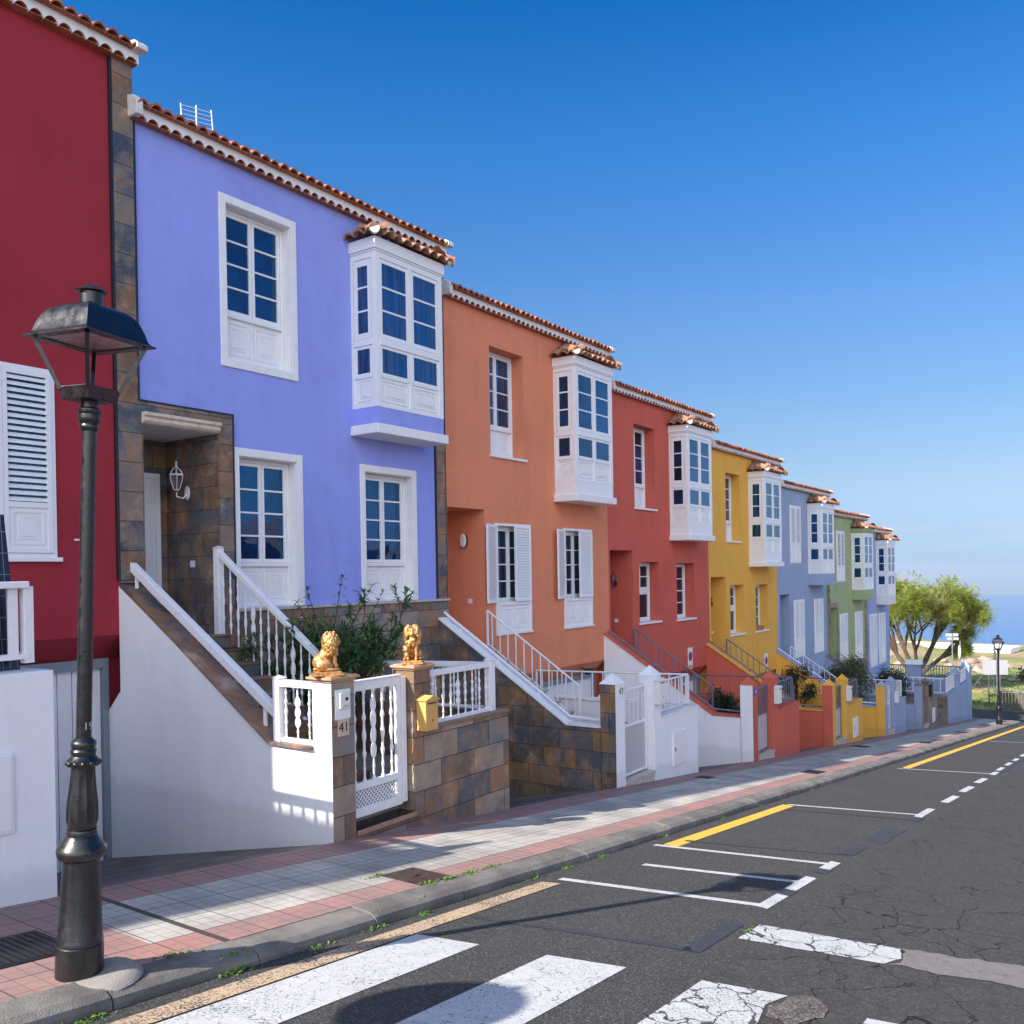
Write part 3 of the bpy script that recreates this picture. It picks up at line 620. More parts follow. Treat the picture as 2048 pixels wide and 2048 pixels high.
# ------------------------------------------------------------------ things in front of each house
GY=-3.50
def pyramid(mb,x0,x1,y0,y1,z0,z1):
    cx,cy=(x0+x1)/2,(y0+y1)/2
    c=[(x0,y0,z0),(x1,y0,z0),(x1,y1,z0),(x0,y1,z0)]
    for a in range(4): mb.poly([c[a],c[(a+1)%4],(cx,cy,z1)])
    mb.poly(c[::-1])
def garden_wall(k,label,own,left,coping=None,cap='pyramid',pil=None,x2=2.86,zt=-1.79,term=True,sidelab=None):
    """boundary wall of one plot: gate pillars, front wall, sloping side wall beside the steps, driveway side wall"""
    o=hp(k); pil=pil or own; cpm=coping or own
    t=thing('garden_wall',label,'garden wall',(o[0]+1.3,HY+GY,PZ(o[0]+1.3)),'garden walls along the pavement')
    s=MB(o)
    prof=[(GY+.26,-4.3),(GY+.26,-1.735),(-2.63,-1.735),(-.002,-.07),(-.002,-1.33),(.325,-1.655),(.325,-4.3)]
    xw=lambda y:(-.28+.09*max(0,-y)/3.5) if k==0 else -.28
    a=[s.vert((xw(y),y,z)) for y,z in prof]; b=[s.vert((-.002,y,z)) for y,z in prof]
    s.m=1; s.face(a[::-1]); s.m=0; s.face(b)
    n=len(prof)
    for i in range(n): s.face((a[i],a[(i+1)%n],b[(i+1)%n],b[i]))
    s.build('side_wall',[own,left],t)
    c=MB(o)
    for (y0,z0),(y1,z1) in (((GY+.262,-1.733),(-2.62,-1.733)),((-2.62,-1.733),(-.004,-.066))):
        c.prism([(y0,z0),(y1,z1),(y1,z1+.026),(y0,z0+.026)],0,-.305+(.05 if k==0 else 0),.02)
    c.build('coping',cpm,t)
    for x0,x1,tp in (((-.28,.02,-1.05) if k else (-.197,.12,-1.05)),(1.05,1.33,-1.05)):
        p=MB(o); p.m=0; p.box(x0,x1,GY,GY+.27,-4.3,tp); 
        if x0<0: p.mi[0]=1; p.f[0]=p.f[0]
        po=p.build('pillar',[pil,left if x0<0 else pil],t,bevel=.006 if x0>0 else .0015)
        q=MB(o)
        if cap=='pyramid': pyramid(q,x0-.012,x1+.012,GY-.012,GY+.282,tp+.001,tp+.165)
        else:
            q.box(x0-.02,x1+.02,GY-.02,GY+.29,tp,tp+.025); q.box(x0-.045,x1+.045,GY-.045,GY+.315,tp+.025,tp+.05); q.box(x0-.02,x1+.02,GY-.02,GY+.29,tp+.05,tp+.062)
        q.build('cap',(own if cap=='pyramid' else 'cap_brown') if x0>0 or cap!='pyramid' else own,po,bevel=.004)
    f=MB(o); f.box(1.33,x2,GY+.004,GY+.25,-4.3,zt); f.box(x2-.26,x2,GY+.25,-.0,-4.3,zt-.002); f.build('front_wall',own if cap=='pyramid' else pil,t,bevel=.006)
    if term:
        c=MB(o); c.box(1.33,x2+.02,GY-.015,GY+.27,zt+.001,zt+.03); c.box(x2-.28,x2+.02,GY+.27,-.003,zt+.001,zt+.029); c.build('coping',cpm,t,bevel=.004)
    return t,o
def steps(k,mat,label,tread=None):
    o=hp(k); t=thing('entrance_steps',label,'steps',(o[0]+.6,HY-1.4,-DH*k-2.45),'entrance steps')
    mb=MB(o); n=10
    for i in range(n):
        y0=-2.7+i*.27; mb.box(0,1.17,y0,0 if i<n-1 else -.002,-2.45+i*.17 if i else -2.9,-2.45+(i+1)*.17-.0)
    mb.build('flight',mat,t)
    tr=MB(o)
    for i in range(n): y0=-2.7+i*.27; tr.box(0,1.18,y0-.02,y0+.27,-2.45+(i+1)*.17,-2.45+(i+1)*.17+.02)
    tr.build('tread',tread or 'travertine',t)
    g=MB(o); g.box(0,2.6,GY+.26,-.002,-4.2,-2.45); g.build('landing','concrete_pale',t)
    th=MB(o); th.box(.021 if k else .125,1.049,GY+.0,GY+.40,-4.0,-2.64); th.build('threshold_block','slate_brown' if k==0 else 'travertine' ,t)
    th=MB(o); th.box(.021 if k else .125,1.049,GY-(-.002 if k==0 else .02),GY+.42,-2.64,-2.605); th.build('threshold','granite_dark' if k==0 else 'travertine',t,bevel=.004)
    if k==0: MB(o).box(.125,1.045,GY-.035,GY-.005,-2.645,-2.60).build('threshold_nosing','wood_ledge',t,bevel=.004)
    return t
BAL=[(.020,0),(.020,.02),(.011,.04),(.012,.12),(.018,.14),(.012,.16),(.010,.24),(.021,.29),(.023,.31),(.013,.34),(.014,.43),(.022,.47),(.024,.50),(.022,.53),(.014,.57),(.013,.66),(.023,.69),(.021,.71),(.010,.76),(.012,.84),(.018,.86),(.012,.88),(.011,.96),(.020,.98),(.020,1.)]
def baluster(mb,x,y,z0,z1,orn=False,n=8,s=1.0):
    h=z1-z0
    mb.lathe([(r*s,z0+t*h) for r,t in BAL],(x,y,0),n)
def ornament(mb,x,y,z0,z1,ax):
    """open scroll chain round a baluster, lying in the plane of axis ax"""
    h=z1-z0; c0=z0+.22*h; 
    for j in range(3):
        cz=c0+h*.10+j*h*.19; rz=h*.095; rx=.038
        for sg,rr in ((1,1),(1,.55)):
            pts=[]
            for i in range(15):
                a=2*PI*i/14; d=rx*rr*math.sin(a); pts.append((x+(d if ax==0 else 0),y+(d if ax==1 else 0),cz+rz*rr*math.cos(a)))
            mb.tube(pts,.006,5,cap=False)
        mb.ell((x,y,cz+rz),(.017,.017,.017),8,6)
def bars(k,name,label,cat,group,A,B,zb,zt,n,mat,style='bar',top=.035,postA=True,postB=True,bot=True,low=None):
    """railing from A to B (x,y) in house space; zb/zt = (start,end) heights"""
    o=hp(k); A=Vector((A[0],A[1],0));B=Vector((B[0],B[1],0))
    t=thing(name,label,cat,tuple(Vector(o)+A.lerp(B,.5)+Vector((0,0,(zb[0]+zb[1])/2))),group)
    P=lambda s,z: (A.x+(B.x-A.x)*s,A.y+(B.y-A.y)*s,z)
    tz=lambda s: zt[0]+(zt[1]-zt[0])*s; bz=lambda s: zb[0]+(zb[1]-zb[0])*s
    if style=='turned': MB(o).beam(P(0,tz(0)),P(1,tz(1)),.085,.07).build('top_rail',mat,t,bevel=.008)
    elif style=='flat': MB(o).beam(P(0,tz(0)),P(1,tz(1)),.11,.05).build('top_rail',mat,t,bevel=.008)
    else: MB(o).tube([P(0,tz(0)),P(1,tz(1))],top/2,10).build('top_rail',mat,t,smooth=True)
    if bot:
        if style=='turned': MB(o).beam(P(0,bz(0)+.03),P(1,bz(1)+.03),.05,.05).build('bottom_rail',mat,t,bevel=.005)
        elif style=='flat': MB(o).beam(P(0,bz(0)+.03),P(1,bz(1)+.03),.09,.04).build('bottom_rail',mat,t,bevel=.005)
        else: MB(o).beam(P(0,bz(0)),P(1,bz(1)),.03,.018).build('bottom_rail',mat,t)
    ax=0 if abs(B.x-A.x)>abs(B.y-A.y) else 1
    for i in range(n):
        s=(i+.5)/n if not (postA or postB) else (i+.6)/(n+.2)
        x,y,_=P(s,0); m=MB(o); z0,z1=bz(s),tz(s)
        if style=='turned':
            baluster(m,x,y,z0+.05,z1-.03,s=.85)
            if i%5==4 or (n<7 and i==n//2): ornament(m,x,y,z0+.05,z1-.03,ax)
            m.build('baluster',mat,t,smooth=True)
        elif style=='flat': m.box(x-.035,x+.035,y-.012,y+.012,z0+.05,z1-.025); m.build('bar',mat,t,bevel=.003)
        else: m.box(x-.0085,x+.0085,y-.0085,y+.0085,z0+.008,z1-top*.3); m.build('bar',mat,t)
    for s,f in ((0,postA),(1,postB)):
        if not f: continue
        x,y,_=P(s,0); m=MB(o); w={'turned':.05,'flat':.035}.get(style,.018)
        zlo=(low[s] if low else bz(s)-.02)
        m.box(x-w,x+w,y-w,y+w,zlo,tz(s)+(.05 if style=='turned' else -.01))
        if style=='turned': pyramid(m,x-w-.012,x+w+.012,y-w-.012,y+w+.012,tz(s)+.05,tz(s)+.085)
        m.build('post',mat,t,bevel=.005 if style=='turned' else .003)
    return t
def handrail(k,label,pts,r,mat,square=False,posts=()):
    o=hp(k); t=thing('handrail',label,'handrail',tuple(Vector(o)+Vector(pts[0])),'handrails beside the entrance steps')
    m=MB(o)
    if square:
        for a,b_ in zip(pts,pts[1:]): m.beam(a,b_,.09,.10)
        m.build('rail',mat,t,bevel=.01)
    else: m.tube(pts,r,10); m.build('rail',mat,t,smooth=True)
    lo=MB(o)
    if not square:
        lo.tube([(p[0],p[1],p[2]-.11) for p in pts],r*.7,8); lo.build('lower_rail',mat,t,smooth=True)
    for (x,y,z0,z1) in posts:
        MB(o).tube([(x,y,z0),(x,y,z1)],r*.8,8).build('bracket',mat,t)
    return t
def metal_gate(k,label,mat,sheet,x0=.04,x1=1.03,y=-3.35,zt=-1.18,zm=-1.76,zb=-2.58):
    o=hp(k); t=thing('garden_gate',label,'gate',(o[0]+(x0+x1)/2,HY+y,-DH*k+zb),'garden gates')
    f=MB(o); w=.022
    f.box(x0,x0+.04,y-w,y+w,zb,zt); f.box(x1-.04,x1,y-w,y+w,zb,zt); f.box(x0+.04,x1-.04,y-w+.002,y+w-.002,zt-.04,zt); f.box(x0+.04,x1-.04,y-w+.002,y+w-.002,zm-.04,zm); f.box(x0+.04,x1-.04,y-w+.002,y+w-.002,zb,zb+.04)
    f.build('frame',mat,t,bevel=.003)
    MB(o).box(x0+.04,x1-.04,y-.008,y+.008,zb+.04,zm-.04).build('sheet_panel',sheet,t)
    for i in range(6):
        x=x0+.04+(x1-x0-.08)*(i+.5)/6; MB(o).box(x-.009,x+.009,y-.009,y+.009,zm,zt-.04).build('bar',mat,t)
    h=MB(o); h.box(x0+.045,x0+.075,y-.05,y-.022,zm-.02,zm+.12); h.tube([(x0+.06,y-.05,zm+.06),(x0+.06,y-.085,zm+.06),(x0+.15,y-.085,zm+.06)],.009,8); h.build('handle','dark_fixture',t)
    return t
def mailbox(k,label,mat,x0,x1,z0,z1,y=-3.5,dep=.12,slope=True):
    o=hp(k); t=thing('mailbox',label,'mailbox',(o[0]+(x0+x1)/2,HY+y,-DH*k+z0),'mailboxes on the gate pillars')
    b=MB(o); b.box(x0,x1,y-dep,y-.001,z0,z1-.04)
    bo=b.build('body',mat,t,bevel=.006)
    l=MB(o); cx=(x0+x1)/2
    l.prism([(x0-.015,z1-.045),(cx,z1+.0),(x1+.015,z1-.045),(x1+.015,z1-.055),(x0-.015,z1-.055)],1,y-dep-.02,y-.001); l.build('lid',mat,t,bevel=.003)
    d=MB(o); d.box(x0+.02,x1-.02,y-dep-.006,y-dep,z0+.02,z1-.12); d.build('door',mat,bo,bevel=.003)
    s=MB(o); s.box(x0+.03,x1-.03,y-dep-.003,y-dep+.001,z1-.095,z1-.080); s.box(cx-.006,cx+.006,y-dep-.010,y-dep-.005,z0+.10,z0+.125); s.build('slot','ink',bo)
    return t
def meter_box(k,label,mat,x0,x1,z0,z1,y=-3.5,frame='pvc_white'):
    o=hp(k); t=thing('meter_box',label,'meter box',(o[0]+(x0+x1)/2,HY+y,-DH*k+z0),'meter boxes in the garden walls')
    b=MB(o); b.box(x0,x1,y-.02,y+.02,z0,z1); b.build('frame',frame,t,bevel=.003)
    MB(o).box(x0+.02,x1-.02,y-.028,y-.021,z0+.02,z1-.02).build('door',mat,t,bevel=.003)
    MB(o).box(x0+.035,x0+.06,y-.036,y-.028,(z0+z1)/2-.03,(z0+z1)/2+.03).build('latch','dark_fixture',t)
    return t
def no_parking(k,label,x,z,house=None):
    o=hp(k); t=thing('no_parking_sign',label,'sign',(o[0]+x,HY-.012,-DH*k+z),'no parking signs on the facades')
    b=MB(o); b.box(x-.16,x+.16,-.014,-.004,z-.29,z+.29); b.build('plate','sign_white',t,bevel=.002)
    def disc(r0,r1,zc,m,d,nm):
        q=MB(o); n=28
        a=[q.vert((x+r0*math.cos(2*PI*i/n),-d,zc+r0*math.sin(2*PI*i/n))) for i in range(n)]
        if r1 is None: q.face(a[::-1])
        else:
            c=[q.vert((x+r1*math.cos(2*PI*i/n),-d,zc+r1*math.sin(2*PI*i/n))) for i in range(n)]
            for i in range(n): q.face((a[i],c[i],c[(i+1)%n],a[(i+1)%n]))
        q.build(nm,m,t)
    disc(.115,None,z+.05,'sign_blue',.0155,'blue_disc'); disc(.13,.10,z+.05,'sign_red',.0170,'red_ring')
    q=MB(o); q.beam((x-.075,-.0168,z+.125),(x+.075,-.0168,z-.025),.002,.026); q.build('red_bar','sign_red',t)
    MB(o).box(x-.14,x+.14,-.0155,-.0142,z-.27,z-.19).build('yellow_band','sign_yellow',t)
    textobj('VADO PERMANENTE','lettering',.034,(o[0]+x,HY-.0172,-DH*k+z-.23),0,'ink',t,.0004)
    return t
def lantern_wall(k,label,x,y,z,mat,s=1.,dirx=-1):
    """wall lantern fixed on the right cheek of the porch (plane x)"""
    o=hp(k); t=thing('wall_lantern',label,'wall lantern',(o[0]+x,HY+y,-DH*k+z),'wall lanterns in the porches')
    b=MB(o); b.lathe([(.0,0),(.05*s,0),(.05*s,.012),(.03*s,.02),(0,.02)],(0,0,0),8); b.v=[Vector((o[0]+x-(p-Vector(o)).z,HY+y+(p-Vector(o)).x,-DH*k+z-.03*s+(p-Vector(o)).y*1.7)) for p in b.v]; b.build('back_plate',mat,t)
    a=MB(o); cx=x-.15*s
    a.tube([(x-.01,y,z-.03*s),(x-.06*s,y,z-.10*s),(cx,y,z-.08*s),(cx,y,z-.03*s)],.009*s,8); a.build('arm',mat,t,smooth=True)
    c=MB(o)
    for i in range(6):
        an=2*PI*i/6; p=lambda r,zz:(cx+r*math.cos(an)*s,y+r*math.sin(an)*s,z+zz*s)
        c.tube([p(.035,0),p(.075,.12),p(.078,.17)],.005*s,5); c.tube([p(.078,.17),p(.06,.22),p(.02,.26),p(0,.27)],.005*s,5)
    c.lathe([(.0,-.02),(.04,-.01),(.04,.0),(.0,.005)],(cx,y,z),6); 
    c.lathe([(0,.165*s),(.088*s,.165*s),(.085*s,.185*s),(0,.19*s)],(cx,y,z),6)
    c.lathe([(.006,.26*s),(.018*s,.28*s),(.008*s,.30*s),(.016*s,.32*s),(.0,.345*s)],(cx,y,z),8); c.build('cage',mat,t)
    g=MB(o); g.lathe([(.03*s,.002),(.070*s,.12*s),(.073*s,.162*s)],(cx,y,z),6); g.build('glass','glass_lamp',t)
    return t
def wall_fixture(k,x,y,z,label,r=.12):
    o=hp(k); t=thing('wall_light',label,'wall light',(o[0]+x,HY+y,-DH*k+z))
    b=MB(o); n=16; 
    b.prism([(y+r*.55*math.cos(2*PI*i/n),z+r*1.15*math.sin(2*PI*i/n)) for i in range(n)],0,x-.03,x-.001); b.build('base','dark_fixture',t)
    b=MB(o); b.prism([(y+r*.52*math.cos(2*PI*i/n),z+r*1.1*math.sin(2*PI*i/n)) for i in range(n)],0,x-.09,x-.031); b.build('shade','trim_white',t,bevel=.015)
def switchplate(k,x,y,z,label):
    o=hp(k); t=MB(o); t.box(x-.012,x-.001,y-.05,y+.05,z-.045,z+.045); ob=t.build('light_switch','trim_white',None,loc=(o[0]+x,HY+y,-DH*k+z),bevel=.003)
    tag(ob,label,'switch','switch plates in the porches')
# ================================================================== HOUSES
def trim_rect(t,o,x0,x1,z0,z1,w=.11,bottom=True,lining=.2):
    m=MB(o); m.box(x0-w,x0,-.022,.0,z0-(w if bottom else 0),z1+w); m.box(x1,x1+w,-.022,.0,z0-(w if bottom else 0),z1+w); m.box(x0,x1,-.022,.0,z1,z1+w)
    if bottom: m.box(x0,x1,-.022,.0,z0-w,z0)
    e=.012; m.box(x0,x0+e,0,lining,z0,z1); m.box(x1-e,x1,0,lining,z0,z1); m.box(x0+e,x1-e,0,lining,z1-e,z1); m.box(x0+e,x1-e,0,lining,z0,z0+e)
    m.build('window_surround','trim_white',t,bevel=.004)
# ---- purple
t,o=house(0,'purple terraced house with slate-framed porch and white window surrounds, behind the gold lion gate','stucco_purple')
body(t,o,'stucco_purple',[(.05,1.17,-.75,1.95,1.12),(1.37,2.50,2.98,5.09,.22),(1.52,2.55,-.41,1.68,.22),(3.97,5.10,-.41,1.67,.22)])
for a in ((1.37,2.50,2.98,5.09,True),(1.52,2.55,-.41,1.68,False),(3.97,5.10,-.41,1.67,False)): trim_rect(t,o,*a[:4],bottom=a[4])
casement(t,o,1.385,2.485,2.995,5.075,.17,4,.62); casement(t,o,1.535,2.535,-.395,1.665,.17,4,.58); casement(t,o,3.985,5.085,-.395,1.655,.17,4,.58)
bay(t,o,3.73,2.20,5.22,apron='stucco_purple')
eaves(t,o,-.03,6.0,5.73)
m=MB(o); m.box(1.175,1.40,-.035,-.001,-.75,2.075); m.box(.0,1.40,-.035,-.001,2.08,2.20); m.box(-.27,.0,-.035,-.001,-.03,2.20); m.box(.0,.045,-.035,-.001,-.72,2.079)
m.build('porch_cladding','slate_strip',t)
m=MB(o); m.box(1.15,1.168,-.03,1.10,-.75,1.93); m.box(.056,1.15,1.10,1.118,-.75,1.93); m.box(.051,.066,-.03,1.10,-.75,1.93); m.build('porch_lining','slate_dark',t)
MB(o).box(.06,1.16,-.0,1.11,1.93,1.946).build('porch_ceiling','soffit_white',t)
m=MB(o); m.prism([(-.06,2.075),(-.12,2.07),(-.12,2.03),(-.09,2.01),(-.09,1.97),(-.06,1.94),(-.03,1.93),(-.03,2.075)],0,.045,1.172); m.build('porch_moulding','moulding_cream',t,bevel=.004)
entrance(t,o,1.09)
for q in ((-.27,-.0,-.034,-.0,2.20,6.30),(5.745,5.985,-.03,-.001,-.41,5.64)): MB(o).box(*q).build('stone_pilaster','slate_strip',t)
for q in ((-.305,-.27,-.038,-.0,-.0,6.27),(.0,.028,-.037,-.0,2.226,5.63),(.0,1.43,-.038,-.0,2.20,2.226),(1.40,1.428,-.038,-.0,-.41,2.20),(5.715,5.745,-.032,-.0,-.41,5.63),(5.985,6.004,-.032,-.0,-.41,5.63)): MB(o).box(*q).build('black_edging','black_line',t)
m=MB(o); m.box(1.175,5.99,-.045,-.001,-2.4,-.452); m.build('plinth_cladding','slate_brown',t)
MB(o).box(1.43,6.0,-.085,-.0,-.452,-.415).build('plinth_ledge','travertine',t,bevel=.004)
# ---- crimson (partly in frame)
t,o=house(-1,'dark crimson terraced house with louvred shutters, tallest and leftmost of the row','stucco_crimson')
body(t,o,'stucco_crimson',[(.05,1.17,-.75,1.90,1.12),(-.6,.6,2.95,5.03,.3),(3.80,4.97,-.42,1.71,.12),(1.5,2.7,-.42,1.65,.12)],x0=-1.87)
casement(t,o,-.59,.59,2.97,5.02,.28,4,.55)
for x0,x1 in ((3.80,4.97),(1.5,2.7)):
    shutters(t,o,x0,x1,-.41,1.71,.0,.50,.55,slats=20); sill(t,o,x0,x1,-.41)
eaves(t,o,-1.9,6.03,5.70,n=48); entrance(t,o)
m=MB(o); m.obox((0,0,0),(1,0,0),(0,-1,0),5.18,5.27,-.21,-.19,0,.012); m.obox((0,0,0),(1,0,0),(0,-1,0),5.20,5.26,-1.20,-1.18,0,.012); m.build('shutter_catch','trim_white',t)
# ---- orange
t,o=house(1,'orange terraced house with half-open white shutters, between the purple and coral houses','stucco_orange')
body(t,o,'stucco_orange',[(.05,1.17,-.75,1.90,1.12),(1.41,2.56,2.96,5.04,.36),(1.52,2.68,-.46,1.63,.16),(4.03,5.17,-.48,1.61,.16)])
casement(t,o,1.42,2.55,2.98,5.03,.30,4,.55); sill(t,o,1.41,2.56,2.96)
bay(t,o,3.70,2.18,5.21); eaves(t,o,0,6.0,5.72); entrance(t,o)
for x0,x1,z0,z1 in ((1.52,2.68,-.46,1.63),(4.03,5.17,-.48,1.61)):
    fo=casement(t,o,x0+.03,x1-.03,.12,z1-.02,.13,4,0,gl='glass_dark')
    f=MB(o);U=(1,0,0);Nn=(0,-1,0);P=(0,0,0)
    f.box(x0-.03,x0+.04,-.03,.05,z0,z1+.03); f.box(x1-.04,x1+.03,-.03,.05,z0,z1+.03); f.box(x0+.04,x1-.04,-.03,.05,z1-.02,z1+.03); f.box(x0+.04,x1-.04,-.03,.05,.07,.13)
    f.box(x0+.04,x1-.04,-.002,.05,z0,.07); mid=(x0+x1)/2
    for a,b_ in ((x0+.06,mid-.02),(mid+.02,x1-.06)):
        panel_relief(f,P,U,Nn,a,b_,z0+.05,.04,.002)
    f.build('shutter_frame','pvc_white',t,bevel=.003)
    d=MB(o); w=.555; l=MB(o); louvre_leaf(l,d,(mid+.005,-.03,0),U,Nn,w,.135,z1-.005,0,.12); l.build('shutter','pvc_white',t)
    a=math.radians(166); ux=(math.cos(a),-math.sin(a),0); l=MB(o); louvre_leaf(l,d,(x0+.02,-.035,0),ux,(ux[1],-ux[0],0),w-.06,.135,z1-.005,0,.12,back=False); l.build('shutter','pvc_white',t)
    sill(t,o,x0,x1,z0,.02)
# ---- coral
def recessed(t,o,ws):
    for (x0,x1,z0,z1,kind) in ws:
        if kind=='split':
            zm=z0+.78; casement(t,o,x0+.01,x1-.01,zm,z1-.01,.30,2,0,gl='glass_dark'); casement(t,o,x0+.01,x1-.01,z0+.01,zm-.002,.30,1,0,cols=1,gl='glass_dark')
        else: casement(t,o,x0+.01,x1-.01,z0+.01,z1-.01,.30,4,0,gl='glass_dark')
        sill(t,o,x0,x1,z0)
def vents(t,o,x,z,mat):
    m=MB(o)
    for a in (0,.12): m.box(x+a,x+a+.09,-.012,.0,z-.09,z+.09)
    m.build('vent_grille',mat,t,bevel=.004)
t,o=house(2,'coral red terraced house with deep-set windows, between the orange and yellow houses','stucco_coral')
ws=[(1.58,2.72,.09,1.60,'split'),(3.78,4.95,.06,1.57,'four')]
body(t,o,'stucco_coral',[(.08,1.21,-.75,1.88,1.12),(1.40,2.55,2.94,5.0,.36)]+[(*w_[:4],.36) for w_ in ws])
casement(t,o,1.41,2.54,2.96,4.99,.30,4,.55); sill(t,o,1.40,2.55,2.94); recessed(t,o,ws); vents(t,o,3.1,1.45,'stucco_coral')
bay(t,o,3.42,2.16,5.18); eaves(t,o,0.05,6.05,5.68); entrance(t,o)
# ---- yellow
t,o=house(3,'ochre yellow terraced house with deep-set windows, between the coral and steel blue houses','stucco_yellow')
ws=[(1.65,2.80,.07,1.58,'split'),(3.88,5.03,.05,1.55,'four')]
body(t,o,'stucco_yellow',[(.14,1.30,-.75,1.84,1.12),(1.40,2.57,2.92,4.98,.36)]+[(*w_[:4],.36) for w_ in ws])
casement(t,o,1.41,2.56,2.94,4.97,.30,4,.55); sill(t,o,1.40,2.57,2.92); recessed(t,o,ws); vents(t,o,3.2,1.42,'stucco_yellow')
bay(t,o,3.33,2.13,5.15); eaves(t,o,0.1,6.2,5.66); entrance(t,o)
# ---- steel blue
t,o=house(4,'steel blue terraced house with closed white shutters, between the yellow and green houses','stucco_steel_blue')
body(t,o,'stucco_steel_blue',[(.3,1.33,-.75,1.83,1.12),(1.48,2.72,2.92,5.0,.1),(1.80,3.02,-.49,1.6,.1),(4.28,5.48,-.52,1.56,.1)])
for a in ((1.48,2.72,2.92,5.0),(1.80,3.02,-.49,1.6),(4.28,5.48,-.52,1.56)): shutters(t,o,*a,.0,.62,.34)
bay(t,o,3.62,2.10,5.17,apron='stucco_steel_blue',slabm='stucco_steel_blue'); eaves(t,o,.2,6.3,5.65); entrance(t,o)
# ---- green
t,o=house(5,'green terraced house with stone-edged doorway, between the two blue houses','stucco_green')
body(t,o,'stucco_green',[(.42,1.48,-.75,1.80,1.12),(1.52,2.76,2.84,4.94,.1),(1.88,3.10,-.45,1.5,.1),(4.34,5.62,-.62,1.48,.1)],x0=.28,x1=6.35)
shutters(t,o,1.52,2.76,2.84,4.94,0,.55,.6); shutters(t,o,1.88,3.10,-.45,1.5,0,.6,.34); shutters(t,o,4.34,5.62,-.62,1.48,0,.6,.34)
bay(t,o,3.93,2.02,5.12,apron='stucco_green',slabm='stucco_green',fascia='stucco_green',slab=False); eaves(t,o,.45,6.4,5.62,band='stucco_cream'); entrance(t,o)
m=MB(o); random.seed(3)
for z in [i*.22 for i in range(-6,14)]:
    w=random.uniform(.08,.2); m.box(.28,.32+w,-.02,-.0,z-.75 if 0 else z,z+.215)
    w=random.uniform(.05,.16)
    if z<1.7: m.box(1.48,1.52+w,-.022,-.0,z,z+.215)
m.box(.42,1.6,-.021,-.0,1.80,2.0); m.box(2.0,6.3,-.02,-.0,-1.3,-.66); m.build('stone_quoins','stone_rubble',t)
# ---- end house
t,o=house(6,'sky blue end house with open louvred shutters, last of the row before the tree','stucco_sky_blue')
o=(o[0],o[1],o[2]+.22)
body(t,o,'stucco_sky_blue',[(.98,2.40,-.78,1.70,.1),(2.72,4.15,-.76,1.68,.1)],x0=.36,x1=5.06)
shutters(t,o,.98,2.40,-.78,1.70,0,.72,.45); shutters(t,o,2.72,4.15,-.76,1.68,0,.72,.45)
bay(t,o,2.40,2.10,5.16,apron='soffit_white',slab=False,slabm='soffit_white'); eaves(t,o,.4,5.1,5.60,n=30)
m=MB(o)
for i,z in enumerate([j*.22 for j in range(-8,12)]):
    w=random.uniform(.06,.2); m.box(.36-.2-w*.3,.40+w,-.024,-.0,z,z+.21)
m.build('stone_quoins','stone_rubble',t)
# antenna on the purple roof
o=hp(0); t=thing('roof_antenna','white grid aerial sticking up above the tiles of the purple house','antenna',(o[0]+2.4,12.0,6.4))
m=MB(o); m.tube([(2.40,1.94,5.9),(2.38,1.94,7.42)],.012,6); m.build('mast','rail_white',t)
m=MB(o); m.tube([(2.10,1.94,7.34),(2.12,1.94,6.98)],.010,5); m.tube([(2.66,1.94,7.46),(2.69,1.94,7.12)],.010,5)
for i in range(6): m.tube([(2.10+.004*i,1.94,7.32-i*.065),(2.66+.006*i,1.94,7.42-i*.065)],.0045,5)
m.build('grid','rail_white',t)
# ================================================================== FRONTS
garden_wall(-1,'white boundary wall carrying a white slatted railing, below the crimson house','stucco_white','stucco_white',zt=-1.33,x2=3.03,term=False)
garden_wall(0,'slate-clad garden wall with two capped gate pillars and a white stair side, in front of the purple house','slate_brown','stucco_white',coping='slate_coping',cap='flat',zt=-1.745)
garden_wall(1,'white garden wall with pointed pillars and a slate-clad stair side, in front of the orange house','stucco_white','slate_dark',coping='trim_white')
garden_wall(2,'terracotta garden wall with pointed pillars and a white stair side, in front of the coral house','stucco_terracotta_wall','stucco_white')
garden_wall(3,'yellow garden wall with pointed pillars and a terracotta stair side, in front of the yellow house','stucco_yellow','stucco_terracotta_wall')
garden_wall(4,'pale blue garden wall with pointed pillars and a yellow stair side, in front of the steel blue house','stucco_steel_blue','stucco_yellow')
garden_wall(5,'rubble stone garden wall with a blue stair side, in front of the green house','stone_rubble','stucco_steel_blue')
for k,n_ in ((-1,'crimson'),(0,'purple'),(1,'orange'),(2,'coral'),(3,'yellow'),(4,'steel blue'),(5,'green')):
    steps(k,{0:'slate_dark',1:'concrete_pale',2:'stucco_terracotta_wall',3:'stucco_yellow',4:'stucco_steel_blue',5:'stone_rubble',-1:'concrete_pale'}[k],'steps climbing from the garden gate to the porch of the %s house'%n_,tread={0:'slate_brown'}.get(k))
